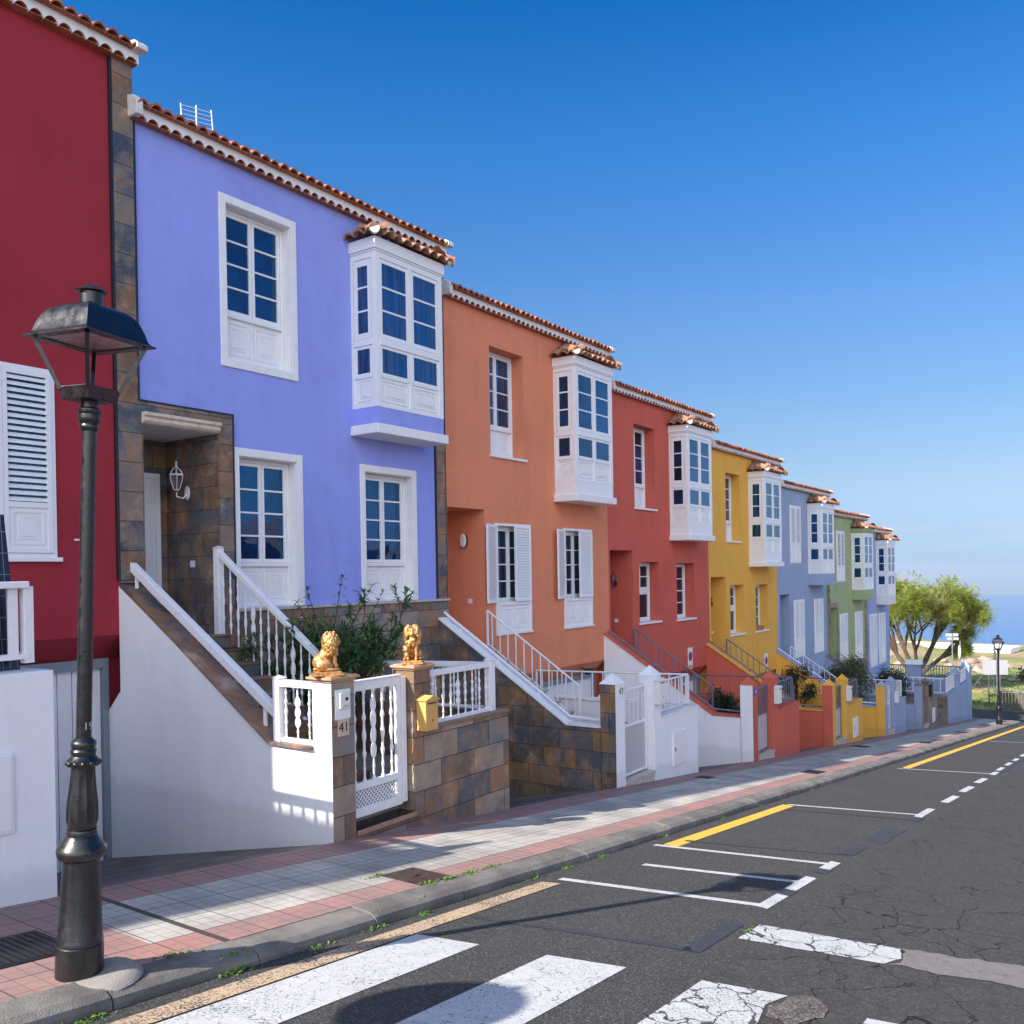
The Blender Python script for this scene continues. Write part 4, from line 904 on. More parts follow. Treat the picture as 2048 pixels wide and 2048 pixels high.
# railings
RT='terrace railings above the driveways'; RF='front wall railings'; RS='stair railings'
bars(-1,'front_railing','white flat-slat railing on the white wall under the crimson house','railing',RF,(1.36,-3.38),(2.90,-3.38),(-1.25,-1.25),(-.70,-.70),9,'rail_white','flat',postA=False)
bars(-1,'terrace_railing','white flat-slat railing running back to the crimson house above the driveway','railing',RT,(2.92,-3.20),(2.92,-.10),(-1.25,-1.25),(-.70,-.70),18,'rail_white','flat',postA=False)
bars(0,'front_railing','white turned-baluster railing on the slate wall right of the yellow mailbox','railing',RF,(1.36,-3.36),(2.66,-3.36),(-1.73,-1.73),(-1.13,-1.13),9,'rail_white','turned',postA=False)
bars(0,'terrace_railing','white turned-baluster railing running back behind the gold lions to the purple house','railing',RT,(2.72,-3.20),(2.72,-.85),(-1.73,-1.79),(-1.15,-1.22),13,'rail_white','turned',postA=False)
bars(0,'stair_railing','white sloping turned-baluster railing beside the purple house steps','railing',RS,(1.15,-.02),(1.15,-2.12),(-.86,-2.06),(.36,-1.12),14,'rail_white','turned',low=(-.90,-2.45))
bars(0,'stair_railing','short white baluster railing on the stair wall just left of the left lion','railing',RS,(-.13,-2.66),(-.13,-3.22),(-1.72,-1.72),(-1.10,-1.10),3,'rail_white','turned',postB=False)
handrail(0,'thick white square handrail up the stair wall of the purple house',[(-.10,.10,.24),(-.10,-2.64,-1.46)],.03,'rail_white',square=True,posts=((-.1,-.1,-.1,.1),(-.1,-2.4,-1.6,-1.3)))
for k,mt,nm in ((1,'rail_white','orange'),(2,'rail_grey','coral'),(3,'rail_grey','yellow'),(4,'rail_white','steel blue'),(5,'rail_grey','green')):
    cw={'rail_white':'white','rail_grey':'grey'}[mt]
    bars(k,'stair_railing','%s bar railing sloping down beside the steps of the %s house'%(cw,nm),'railing',RS,(1.12,-.07),(1.12,-2.05),(-.62,-1.92),(.0,-1.31),11,mt,low=(-.66,-1.96))
    bars(k,'terrace_railing','%s bar railing above the driveway beside the %s house garden'%(cw,nm),'railing',RT,(2.72,-3.38),(2.72,-.10),(-1.72,-1.76),(-1.20,-1.28),14,mt)
    bars(k,'front_railing','%s bar railing on the front wall between pillar and driveway of the %s house'%(cw,nm),'railing',RF,(1.34,-3.38),(2.70,-3.38),(-1.70,-1.70),(-1.20,-1.20),9,mt,postA=False)
    handrail(k,'%s round handrail on the stair wall of the %s house'%(cw,nm),[(-.12,-.04,.02),(-.12,-2.6,-1.62),(-.12,-3.2,-1.64)],.022,mt,posts=[(-.12,y,-1.72+.635*(y+2.63) if y>-2.63 else -1.72,.0-.63*abs(y)-.0) for y in (-.4,-1.2,-2.0)])
# gates
def purple_gate():
    o=hp(0); x0,x1,y=.125,1.035,-3.36; t=thing('garden_gate','white ornamental gate with turned balusters and lattice foot between the gold lion pillars','gate',(o[0]+.58,HY+y,-2.52),'garden gates')
    f=MB(o); f.box(x0,x0+.06,y-.025,y+.025,-2.52,-1.10); f.box(x1-.14,x1-.075,y-.025,y+.025,-2.52,-1.10)
    f.box(x0+.06,x1-.14,y-.024,y+.024,-1.20,-1.10); f.box(x0+.06,x1-.14,y-.024,y+.024,-2.235,-2.16); f.box(x0+.06,x1-.14,y-.024,y+.024,-2.52,-2.42)
    f.build('frame','rail_white',t,bevel=.005)
    MB(o).box(x0,x1-.07,y-.04,y+.04,-1.10,-1.085).build('top_cap','rail_white',t,bevel=.005)
    MB(o).box(x1-.07,x1,y-.035,y+.035,-2.50,-1.12).build('hinge_post','rail_white',t,bevel=.004)
    n=5
    for i in range(n):
        x=x0+.06+(x1-.20-x0)*(i+.5)/n; m=MB(o); baluster(m,x,y,-2.16,-1.20,s=1.05)
        if i==2: ornament(m,x,y,-2.14,-1.24,0); ornament(m,x,y,-1.98,-1.10,0)
        m.build('baluster','rail_white',t,smooth=True)
    l=MB(o); a0,a1,b0,b1=x0+.06,x1-.14,-2.42,-2.235; st=.052
    nn=int((a1-a0)/st)
    for i in range(-5,nn+1):
        for sg in (1,-1):
            xs=a0+i*st if sg>0 else a0+i*st+(b1-b0)
            pA=[xs,b0]; pB=[xs+sg*(b1-b0),b1]
            for q,w in ((pA,pB),(pB,pA)):
                if q[0]<a0 and w[0]>a0: r=(a0-q[0])/(w[0]-q[0]); q[1]=q[1]+(w[1]-q[1])*r; q[0]=a0
                if q[0]>a1 and w[0]<a1: r=(a1-q[0])/(w[0]-q[0]); q[1]=q[1]+(w[1]-q[1])*r; q[0]=a1
            if max(pA[0],pB[0])<=a0+1e-4 or min(pA[0],pB[0])>=a1-1e-4: continue
            l.beam((pA[0],y-.004*sg,pA[1]),(pB[0],y-.004*sg,pB[1]),.007,.011)
    l.build('lattice','rail_white',t)
purple_gate()
metal_gate(1,'white gate with bars over a solid sheet, between the white pillars of the orange house','rail_white','metal_door')
metal_gate(2,'grey gate with bars over a solid sheet, between the terracotta pillars','rail_grey','metal_door')
metal_gate(3,'grey gate with bars over a solid sheet, between the yellow pillars','rail_grey','metal_door')
metal_gate(4,'white gate with bars over a solid sheet, between the pale blue pillars','rail_white','metal_door')
metal_gate(5,'dark gate between the rubble stone pillars of the green house','rail_grey','frame_grey')
# mailboxes, meter boxes, plaques
mailbox(0,'mustard yellow mailbox on the right-hand lion pillar','mailbox_yellow',1.08,1.29,-1.72,-1.33,dep=.14)
mailbox(1,'white mailbox on the white pillar of number 43','mailbox_white',1.06,1.27,-1.52,-1.08,dep=.11)
mailbox(2,'white mailbox on the terracotta pillar','mailbox_white',1.06,1.27,-1.60,-1.20,dep=.11)
mailbox(3,'white mailbox on the yellow pillar','mailbox_white',1.06,1.27,-1.62,-1.20,dep=.11)
mailbox(4,'white mailbox on the pale blue pillar under the railing','mailbox_white',1.06,1.27,-1.75,-1.38,dep=.11)
mailbox(5,'black mailbox on the rubble stone pillar','dark_fixture',1.06,1.27,-1.60,-1.15,dep=.11)
meter_box(1,'flush white meter box low in the white wall of the orange house','pvc_white',1.76,2.30,-2.68,-2.10)
meter_box(3,'white meter box in the yellow wall','pvc_white',1.75,2.25,-2.75,-2.20)
meter_box(5,'white meter box in the rubble stone wall','pvc_white',1.75,2.25,-2.70,-2.15)
meter_box(-1,'white meter box low in the white wall at the left edge','pvc_white',2.30,2.72,-2.45,-1.88)
o=hp(0)
t=thing('intercom','white intercom in a recessed frame on the left lion pillar','intercom',(o[0]-.05,HY-3.5,-1.28))
m=MB(o); m.box(-.155,.055,-3.515,-3.5,-1.43,-1.13); m.build('frame','trim_white',t,bevel=.004)
m=MB(o); m.box(-.115,.02,-3.545,-3.515,-1.32,-1.16); m.build('housing','mailbox_white',t,bevel=.008)
m=MB(o); m.prism([(-.03+.018*math.cos(a*PI/8),-1.225+.018*math.sin(a*PI/8)) for a in range(16)],1,-3.552,-3.546); m.build('button','dark_fixture',t)
MB(o).box(-.08,-.0,-3.5475,-3.5455,-1.305,-1.285).build('name_strip','plaque_clay',t)
def plaque(k,txt,label,x0,x1,z0,z1,mat,ink='ink',size=.13):
    o=hp(k); t=thing('house_number',label,'house number',(o[0]+(x0+x1)/2,HY-3.5,-DH*k+(z0+z1)/2),'house number plates')
    m=MB(o); m.box(x0,x1,-3.512,-3.5,z0,z1); m.build('tile',mat,t,bevel=.003)
    textobj(txt,'numerals',size,(o[0]+(x0+x1)/2,HY-3.5135,-DH*k+(z0+z1)/2),0,ink,t,.001)
plaque(0,'41','clay number tile reading 41 under the intercom on the left lion pillar',-.12,.035,-1.60,-1.43,'plaque_clay',size=.14)
plaque(1,'43','white number tile reading 43 on the white pillar',-.20,-.03,-1.26,-1.08,'sign_white',size=.15)
plaque(2,'45','small blue number plate on the terracotta pillar',-.20,-.05,-1.27,-1.13,'sign_blue','sign_white',.10)
no_parking(2,'white no parking plate low on the coral house',4.58,-1.04)
no_parking(3,'white no parking plate low on the yellow house',4.75,-1.03)
lantern_wall(0,'white wall lantern in the slate porch of the purple house',1.15,.62,1.22,'rail_white',1.15)
lantern_wall(2,'black wall lantern in the porch of the coral house',1.20,.45,1.10,'dark_fixture',.85)
lantern_wall(3,'black wall lantern in the porch of the yellow house',1.29,.45,1.05,'dark_fixture',.85)
wall_fixture(1,1.16,.46,1.33,'oval white wall light in the porch of the orange house')
switchplate(0,1.15,.53,.21,'white switch plate in the slate porch of the purple house')
switchplate(1,1.16,.36,.17,'white switch plate in the orange porch'); switchplate(2,1.20,.45,.16,'white switch plate in the coral porch'); switchplate(3,1.29,.45,.16,'white switch plate in the yellow porch')
o=hp(1); t=thing('spotlight','small dark spotlight under the overhang of the orange house','spotlight',(o[0]+4.9,HY+.1,-DH-1.5))
m=MB(o); m.tube([(4.9,.12,-1.44),(4.9,.0,-1.50)],.02,8); m.build('bracket','dark_fixture',t); m=MB(o); m.box(4.78,5.0,-.14,-.02,-1.58,-1.45); m.build('lamp_head','dark_fixture',t,bevel=.01)
# window box on the yellow house
o=hp(3); t=thing('flower_pot','terracotta window box with yellow flowers on a sill of the yellow house','flower pot',(o[0]+4.3,HY,-DH*3+.06))
m=MB(o); m.prism([(-.02,.06),(.16,.06),(.18,.20),(-.04,.20)],0,4.10,4.55); m.build('pot','plastic_clay',t,bevel=.006)
m=MB(o)
for i in range(60): m.ell((4.50+random.uniform(0,.22),random.uniform(-.03,.15),.13+random.uniform(0,.10)),(.018,.018,.012),6,4)
m.build('flowers','flower_yellow',t)
# solar panel leaning behind the slatted railing
o=hp(-1); t=thing('solar_panel','black solar panel leaning upright behind the white slatted railing under the crimson house','solar panel',(o[0]+2.4,HY-3.0,-1.7))
P0=Vector((1.72,-3.16,-1.75)); m=MB(o)
for (a,b_,c,d,e,f_) in ((0,.98,0,.03,0,1.55),):
    pts=[]
    i=[m.vert((1.97+x-z*.035,-3.24+y+z*.10,-1.72+z)) for x in(a,b_) for y in(c,d) for z in(e,f_)]
    for q in ((0,1,3,2),(4,6,7,5),(0,4,5,1),(2,3,7,6),(0,2,6,4),(1,5,7,3)): m.face([i[z] for z in q])
m.build('cells','solar_cells',t)
# ================================================================== GROUND
def sheet(name,x0,x1,y0,y1,zf,mat,nx=60,ny=4,dz=0):
    m=MB(); 
    for i in range(nx+1):
        for j in range(ny+1):
            x=x0+(x1-x0)*i/nx; y=y0+(y1-y0)*j/ny; m.vert((x,y,zf(x,y)+dz))
    for i in range(nx):
        for j in range(ny): a=i*(ny+1)+j; m.face((a,a+ny+1,a+ny+2,a+1))
    return tag(m.build(name,mat,None,fixn=False),kind='structure')
XE=50.2                                                # end of the pavement, side road beyond
def terr(x,y):
    if x<51: return PZ(min(x,51))-4.5
    z=-8.40
    r=noise.noise(Vector((x*.05,y*.05,3)))*.5+noise.noise(Vector((x*.2,y*.2,1)))*.16
    k=min(1,max(0,(x-58.6)/4)); z+=k*(r+.30)
    if y>12: z+=min(1.2,(y-12)*.06)*k
    if x>104: z-=(x-104)*.22
    return max(z,-296)
m=MB(); xs=[-60,-30,0,30,50.9,51.0,52,54,56,58,58.6]+[59.2+i*.8 for i in range(60)]+[108+i*8 for i in range(12)]+[230,300,500,900,1400]; ys=[-300,-120,-50,-20,-8,-4]+[-2+i*.8 for i in range(50)]+[40,50,70,120,260]
for x in xs:
    for y in ys: m.vert((x,y,terr(x,y)))
for i in range(len(xs)-1):
    for j in range(len(ys)-1): a=i*len(ys)+j; m.face((a,a+len(ys),a+len(ys)+1,a+1))
tag(m.build('ground','hillside',None,smooth=True,fixn=False),kind='structure')
kb=4.60                                                # kerb foot
def roadz(x,y): return RZ(min(x,53))-(0 if x<53 else (x-53)*.03)
sheet('road',-26,74,-5.6,kb,roadz,'asphalt',100,2)
sheet('side_road',51.2,58.2,kb-.0,40,lambda x,y:-8.30-(0 if y<8 else 0),'asphalt',6,6)
sheet('pavement',-26,XE,4.86,6.58,lambda x,y:PZ(x),'pavers',60,3)
sheet('pavement',-26,74,-8,-5.9,lambda x,y:roadz(x,y)+.1,'pavers',60,2)
# corner apron of the pavement at the far end
m=MB(); 
for x,y in ((48.4,6.58),(50.2,6.58),(51.3,7.2),(51.5,12),(48.7,12)): m.vert((x,y,PZ(x)))
m.face((0,1,2,3,4)); tag(m.build('pavement','pavers',None),kind='structure')
# kerb: separate stones with open joints
def kerb(y0,y1,x0,x1,seed=1,name='kerb'):
    random.seed(seed); m=MB(); x=x0
    while x<x1:
        L_=random.uniform(.92,1.08); xe=min(x1,x+L_-.012); dzr=random.uniform(-.006,.006); dy=random.uniform(-.006,.006)
        s=1 if y1>y0 else -1
        prof=[(y1,-.25),(y0+dy,-.25),(y0+dy,-.070),(y0+dy+s*.015,-.040),(y0+dy+s*.07,-.012),(y1,.002)]
        n=len(prof); A=[m.vert((x,y,PZ(x)+z+dzr)) for y,z in prof]; B=[m.vert((xe,y,PZ(xe)+z+dzr)) for y,z in prof]
        m.face(A[::-1]); m.face(B)
        for i in range(n): m.face((A[i],A[(i+1)%n],B[(i+1)%n],B[i]))
        x+=L_
    return tag(m.build(name,'kerb_concrete',None),kind='structure')
kerb(kb,4.865,-26,XE)
kerb(-5.6,-5.9,-26,70,5)
# driveways dipping to the garages
for k in range(-1,6):
    o=hp(k); m=MB(); x0=o[0]+(2.84 if k!=-1 else 3.02); x1=o[0]+5.73; n=8
    if k==6: continue
    for i in range(n+1):
        t_=i/n; y=6.575+(HY+.36-6.575)*t_
        for x in (x0,x1): m.vert((x,y,(PZ(x)-.004)*(1-t_)+(-4.09-DH*k)*t_))
    for i in range(n): m.face((2*i,2*i+1,2*i+3,2*i+2))
    tag(m.build('driveway','ramp_concrete',None,fixn=False),kind='structure')
# markings, four millimetres above the asphalt
def mark(name,polys,mat,label,cat='road marking',group='road markings',dz=.004):
    m=MB(); xs=[p[0] for q in polys for p in q]; ys=[p[1] for q in polys for p in q]
    for q in polys: m.face([m.vert((x,y,RZ(x)+dz)) for x,y in q])
    o=m.build(name,mat,None,fixn=False,loc=(sum(xs)/len(xs),sum(ys)/len(ys),RZ(sum(xs)/len(xs)))); o['kind']='structure'; return o
def ragged(poly,amp=.05,step=.06,seed=1):
    out=[]
    for (x0,y0),(x1,y1) in zip(poly,poly[1:]+poly[:1]):
        L_=math.hypot(x1-x0,y1-y0); n=max(1,int(L_/step))
        for i in range(n):
            t=i/n; x=x0+(x1-x0)*t; y=y0+(y1-y0)*t; nx,ny=-(y1-y0)/L_,(x1-x0)/L_
            d=(noise.noise(Vector((x*4,y*4,seed)))*.7+noise.noise(Vector((x*13,y*13,seed)))*.5)*amp*1.6
            out.append((x+nx*d,y+ny*d))
    return out
R4=lambda x0,x1,y0,y1:[(x0,y0),(x1,y0),(x1,y1),(x0,y1)]
mark('crosswalk_stripe',[[(.2,3.80),(5.02,3.80),(4.90,4.27),(.2,4.27)]],'paint_white','')
mark('crosswalk_stripe',[[(.2,2.80),(5.31,2.80),(5.16,3.33),(.2,3.33)]],'paint_white','')
mark('crosswalk_stripe',[[(.2,1.80),(5.0,1.80),(5.30,1.86),(5.54,1.80),(5.43,2.32),(.2,2.32)]],'paint_white_cracked','')
mark('crosswalk_stripe',[[(.2,.80),(5.6,.80),(5.5,1.32),(.2,1.32)]],'paint_white_cracked','')
mark('asphalt_patch',[ragged([(5.05,1.66),(5.32,1.52),(5.52,1.56),(5.62,1.66),(5.52,1.80),(5.32,1.84),(5.10,1.80)],.06)],'patch_sandy','',dz=.006)
mark('stop_line',[ragged([(6.46,2.47),(6.94,2.47),(7.08,1.45),(6.84,1.40),(6.62,1.47)],.014)],'paint_white_cracked','')
mark('asphalt_patch',[ragged([(6.62,1.47),(6.80,1.38),(7.08,1.45),(7.22,.9),(7.36,.2),(7.5,-1.2),(6.95,-1.2),(6.83,.4),(6.70,1.0)],.05)],'patch_grey','',dz=.006)
mark('kerb_line',[[(1.6,4.29),(6.90,4.29),(6.82,4.45),(1.6,4.45)]],'paint_yellow_worn','',dz=.0055)
mark('kerb_line',[R4(9.25,13.42,4.22,4.39)],'paint_yellow',''); mark('kerb_line',[R4(21.15,50,4.10,4.26)],'paint_yellow','')
w=.10
def bay_line(xa,ya,xb_,yb,ft=None,ft2=None):
    P_=[[(xa,ya),(xb_,yb),(xb_+w,yb),(xa+w,ya)]]
    if ft: P_.append([(ft[0],yb),(ft[0]-.02,yb-.11),(ft[1]-.02,yb-.11),(ft[1],yb)])
    return P_
mark('parking_line',bay_line(7.00,4.39,7.46,2.69,(7.46,8.02)),'paint_white','')
mark('parking_line',bay_line(8.12,4.10,8.56,2.70,(8.26,8.92)),'paint_white','')
mark('parking_line',bay_line(9.10,4.45,9.62,2.71,(9.40,9.84)),'paint_white','')
mark('parking_line',bay_line(13.44,4.34,14.12,2.66,(13.95,15.02)),'paint_white','')
mark('parking_line',bay_line(20.84,4.30,21.78,2.60,(21.6,22.4)),'paint_white',''); mark('parking_line',bay_line(33.4,4.0,34.4,2.5),'paint_white','')
for x in (15.95,17.75,19.58): mark('parking_dash',[[(x,2.52),(x+1.05,2.50),(x+1.1,2.62),(x+.02,2.64)]],'paint_white','')
for x in (22.8,24.4,26.0,27.8): mark('parking_dash',[R4(x,x+.9,2.50,2.62)],'paint_white','')
mark('painted_out_line',[[(5.50,4.25),(5.57,4.25),(6.02,2.66),(5.93,2.60)],[(5.90,2.68),(5.94,2.55),(6.84,2.56),(6.80,2.69)]],'paint_dark_worn','',dz=.0045)
mark('painted_out_line',[ragged([(11.3,2.5),(11.5,2.74),(12.7,2.76),(12.6,2.5)],.03)],'paint_dark_worn',''); mark('painted_out_line',[R4(8.03,8.25,2.57,2.72)],'paint_dark_worn','',dz=.0045); mark('painted_out_line',[R4(9.15,9.39,2.57,2.72)],'paint_dark_worn','',dz=.0045)
mark('painted_out_line',[[(9.6,4.3),(9.7,4.3),(10.35,2.6),(11.0,2.6),(11.0,2.74),(10.45,2.74),(10.25,2.74)]],'paint_dark_worn','',dz=.0045)
mark('painted_out_line',[R4(13.5,13.9,2.52,2.68),[(12.95,4.2),(13.03,4.2),(13.6,2.7),(13.52,2.7)],R4(22.4,29.,2.40,2.52)],'paint_dark_worn','',dz=.0045)
# covers and grates in the pavement
def cover(name,label,cat,x0,x1,y0,y1,mat,group,slots=0):
    o=MB(); b_=(x0+x1)/2
    A=[(x0,y0),(x1,y0),(x1,y1),(x0,y1)]
    t=thing(name,label,cat,(b_,(y0+y1)/2,PZ(b_)),group)
    i=[o.vert((x,y,PZ(x)+dz)) for dz in(-.01,.006) for x,y in A]
    for q in ((4,5,6,7),(0,1,5,4),(1,2,6,5),(2,3,7,6),(3,0,4,7)): o.face([i[z] for z in q])
    o.build('plate',mat,t)
    s=MB()
    if slots:
        for j in range(slots):
            xx=x0+(x1-x0)*(j+.5)/slots; w_=(x1-x0)/slots*.28
            s.poly([(xx-w_,y0+.03,PZ(xx-w_)+.009),(xx+w_,y0+.03,PZ(xx+w_)+.009),(xx+w_,y1-.03,PZ(xx+w_)+.009),(xx-w_,y1-.03,PZ(xx-w_)+.009)])
        s.build('slots','ink',t,fixn=False)
    else:
        c=((x0+x1)/2,(y0+y1)/2); s.box(c[0]-.03,c[0]+.03,c[1]-.015,c[1]+.015,PZ(c[0])+.004,PZ(c[0])+.011); s.build('lifting_slot','ink',t)
cover('manhole_cover','rusty square metal cover let into the pink edge of the pavement','manhole cover',5.66,6.09,4.885,5.34,'rust_cover','covers in the pavement')
gr='black drain grates in the pavement'
cover('drain_grate','black drain grate in the near corner of the pavement behind the street lamp','drain grate',2.35,3.02,5.36,5.90,'iron_grate',gr,14)
for lb,x0,x1,y0,y1 in (('black drain grate on the pavement opposite the coral house steps',17.15,17.75,4.95,5.28),('black drain grate beside the yellow wall with the meter box',24.6,25.25,5.85,6.25),('black drain grate on the pavement opposite the steel blue house',28.3,28.9,4.95,5.30),('small black drain grate at the foot of the white wall of the orange house',14.55,14.9,6.05,6.30),('black drain grate on the pavement opposite the green house',35.6,36.3,5.0,5.4),('farthest black drain grate, near the distant lamp',42.5,43.2,5.1,5.5)):
    cover('drain_grate',lb,'drain grate',x0,x1,y0,y1,'iron_grate',gr)
# ================================================================== STREET LAMPS
def street_lamp(loc,label,lean=(0,0),rot=0):
    t=thing('street_lamp',label,'street lamp',loc,'black street lamps')
    o=(0,0,0); n=24
    def B(m,name,mat='cast_iron',par=t,**kw):
        m.v=[v+Vector(loc) for v in m.v]; return m.build(name,mat,par,**kw)
    ft=[0]*30
    B(MB().lathe([(.128,-.05),(.128,0),(.126,.195),(.121,.20),(.123,.215),(.118,.225),(.098,.66),(.10,.675),(.125,.69),(.133,.715),(.133,.735),(.12,.755),(.105,.775),(.09,.80),(.08,.812),(.083,.83),(.078,.845)],n=32),'base',smooth=True)
    B(MB().lathe([(.070,.845),(.076,.87),(.082,.90),(.083,.94),(.080,1.0),(.072,1.06),(.066,1.12),(.063,1.18),(.064,1.21)],n=24,flute=[0,.03,.045,.045,.045,.05,.05,.04,0]),'fluted_shaft',smooth=True)
    m=MB().lathe([(.064,1.205),(.086,1.215),(.088,1.235),(.072,1.25),(.064,1.262),(.068,1.275),(.070,1.29),(.064,1.30),(.066,1.315),(.069,1.33),(.062,1.345),(.053,1.352),(.046,1.36)],n=24); 
    for i in range(12): a=2*PI*i/12; m.ell((.080*math.cos(a),.080*math.sin(a),1.222),(.016,.016,.018),8,6)
    B(m,'collar',smooth=True)
    B(MB().lathe([(.042,1.35),(.040,2.2),(.040,3.12)],n=20),'pole',smooth=True)
    B(MB().lathe([(.040,3.10),(.050,3.115),(.052,3.13),(.047,3.14),(.056,3.155),(.060,3.175),(.057,3.195),(.063,3.205),(.062,3.225),(.048,3.235),(.046,3.30)],n=20),'neck',smooth=True)
    def sq(r,z,a0=rot): return [(r*math.cos(a0+i*PI/2),r*math.sin(a0+i*PI/2),z) for i in range(4)]
    m=MB(); a,b_=sq(.146,3.27),sq(.160,3.345); i0=[m.vert(p) for p in a]; i1=[m.vert(p) for p in b_]
    for i in range(4): m.face((i0[i],i0[(i+1)%4],i1[(i+1)%4],i1[i]))
    m.face(i0[::-1]); m.face(i1); fr=B(m,'lantern_cup',bevel=.004)
    for p,q in zip(sq(.152,3.33),sq(.285,3.60)): B(MB().beam(p,q,.022,.022),'lantern_bar')
    m=MB(); Rs=[sq(.345,3.605),sq(.345,3.615),sq(.318,3.622),sq(.30,3.64),sq(.285,3.68),sq(.255,3.735),sq(.215,3.775),sq(.16,3.80),sq(.07,3.815)]
    ids=[[m.vert(p) for p in r] for r in Rs]
    for a,b_ in zip(ids,ids[1:]):
        for i in range(4): m.face((a[i],a[(i+1)%4],b_[(i+1)%4],b_[i]))
    inn=[m.vert(p) for p in sq(.255,3.605)]; 
    for i in range(4): m.face((ids[0][i],inn[i],inn[(i+1)%4],ids[0][(i+1)%4]))
    iu=[m.vert(p) for p in sq(.21,3.70)]
    for i in range(4): m.face((inn[i],iu[i],iu[(i+1)%4],inn[(i+1)%4]))
    m.face(ids[-1]); B(m,'hood',smooth=True,fixn=False)
    m=MB(); m.poly(sq(.258,3.612)); B(m,'diffuser','glass_lamp',fixn=False)
    B(MB().lathe([(.062,3.80),(.062,3.885),(.085,3.89),(.086,3.895),(.045,3.92),(.0,3.94)],n=24),'chimney',smooth=True)
    t.rotation_euler=(lean[0],lean[1],0)
    return t
s=street_lamp((2.785,4.965,PZ(2.785)-.01),'black cast iron street lamp in the left foreground on the kerb corner',(math.radians(1.75),math.radians(1.2)),math.radians(236))
for ch in s.children:
    if ch.name.startswith('pole'): pole=ch
tx=textobj('19','number',.060,(2.805-.0,4.94,0),0,'sign_white',None,.001)
# stencilled number wrapped on the pole, facing the road
me=tx.data; a0=math.radians(236+38)
for v_ in me.vertices:
    x=v_.co.x; z=v_.co.z; a=a0+x/.0435; v_.co=Vector((.0435*math.cos(a),.0435*math.sin(a),1.43+z))
tx.location=(0,0,0); tx.parent=s
m=MB().lathe([(.25,-.02),(.22,.010),(.17,.022),(.13,.026),(.0,.026)],(2.85,4.90,PZ(2.85)),24); pd=m.build('lamp_footing','concrete_pale',None,smooth=True,loc=(2.85,4.90,PZ(2.85))); tag(pd,'rough concrete footing around the base of the near street lamp','footing')
street_lamp((44.6,4.95,PZ(44.6)),'small distant black street lamp at the far end of the pavement',(0,0),math.radians(236))
# round sign whose shadow falls on the crossing (stands outside the frame)
# ================================================================== GOLD LIONS
def lion(loc,ang,label,cub=False,s=1.0):
    t=thing('lion_statue',label,'statue',loc,'gold lion statues')
    m=MB(); E=lambda c,r,rot=None:m.ell(c,r,14,10,rot)
    Ry=lambda d:Matrix.Rotation(math.radians(d),3,'Y'); Rx=lambda d:Matrix.Rotation(math.radians(d),3,'X')
    # lion faces +x, sitting
    E((-.045,0,.085),(.085,.068,.080)); E((-.015,0,.14),(.060,.060,.10),Ry(28)); E((.030,0,.185),(.052,.056,.085),Ry(18))
    for sy in (-1,1):
        E((-.025,sy*.062,.060),(.062,.030,.055)); E((.018,sy*.070,.020),(.060,.020,.018)); E((-.070,sy*.05,.045),(.035,.03,.042))
        E((.062,sy*.036,.11),(.020,.019,.085),Ry(-3)); E((.072,sy*.037,.045),(.017,.017,.045)); E((.085,sy*.037,.016),(.028,.019,.015))
    E((.050,0,.275),(.052,.050,.056)); E((.094,0,.262),(.026,.028,.022)); E((.090,0,.280),(.024,.013,.026),Ry(25)); E((.114,0,.262),(.010,.014,.010)); E((.106,-.012,.252),(.014,.012,.010)); E((.106,.012,.252),(.014,.012,.010)); E((.098,0,.238),(.015,.017,.010)); E((.078,0,.305),(.024,.036,.016))
    for sy in (-1,1): E((.086,sy*.024,.288),(.012,.011,.006)); E((.080,sy*.034,.262),(.018,.014,.024))
    random.seed(11)
    for i in range(210):                          # mane locks
        a=random.uniform(-2.45,2.45); h=random.uniform(0,1)**.8; r=.062+.014*math.sin(h*PI)-.030*max(0,h-.8)*5*.8
        px=.038-r*math.cos(a)*.9-(1-h)*.012; py=r*1.05*math.sin(a); pz=.150+h*.185
        if px>.075 and h>.3 and abs(py)<.040: continue
        E((px,py,pz),(.011,.011,.024),Rx(random.uniform(-30,30))@Ry(random.uniform(-25,25)))
    for i in range(24): E((.070+random.uniform(-.01,.02),random.uniform(-.035,.035),random.uniform(.15,.225)),(.011,.010,.024),Ry(random.uniform(-15,15)))
    E((-.09,.06,.018),(.030,.03,.013)); E((-.05,.095,.016),(.035,.012,.012))
    if cub:
        for c,r in (((.085,-.055,.05),(.028,.028,.055)),((.095,-.058,.115),(.030,.030,.032)),((.118,-.058,.108),(.014,.016,.014)),((.10,-.04,.02),(.03,.014,.016)),((.10,-.078,.02),(.03,.014,.016)),((.085,-.082,.135),(.010,.01,.012)),((.085,-.035,.135),(.010,.01,.012))): E(c,r)
        for i in range(26): a=random.uniform(0,2*PI); E((.088+.012*random.random(),-.058+.030*math.cos(a),.113+.030*math.sin(a)),(.010,.009,.009))
    R=Matrix.Rotation(ang,4,'Z')@Matrix.Diagonal((s,s,s,1))
    m.v=[(R@v)+Vector(loc) for v in m.v]
    o=m.build('figure','gold_paint',t,smooth=True)
    rm=o.modifiers.new('remesh','REMESH'); rm.mode='VOXEL'; rm.voxel_size=.0042; rm.use_smooth_shade=True
    sm=o.modifiers.new('smooth','SMOOTH'); sm.iterations=2; sm.factor=.5
    p=MB()
    for (hx,hy,z0,z1) in ((.135,.105,-.034,-.016),(.115,.092,-.016,.004)): p.box(-hx,hx,-hy,hy,z0,z1)
    p.v=[(R@v)+Vector(loc) for v in p.v]; p.build('plinth','gold_paint',t,bevel=.004)
    return t
o=hp(0)
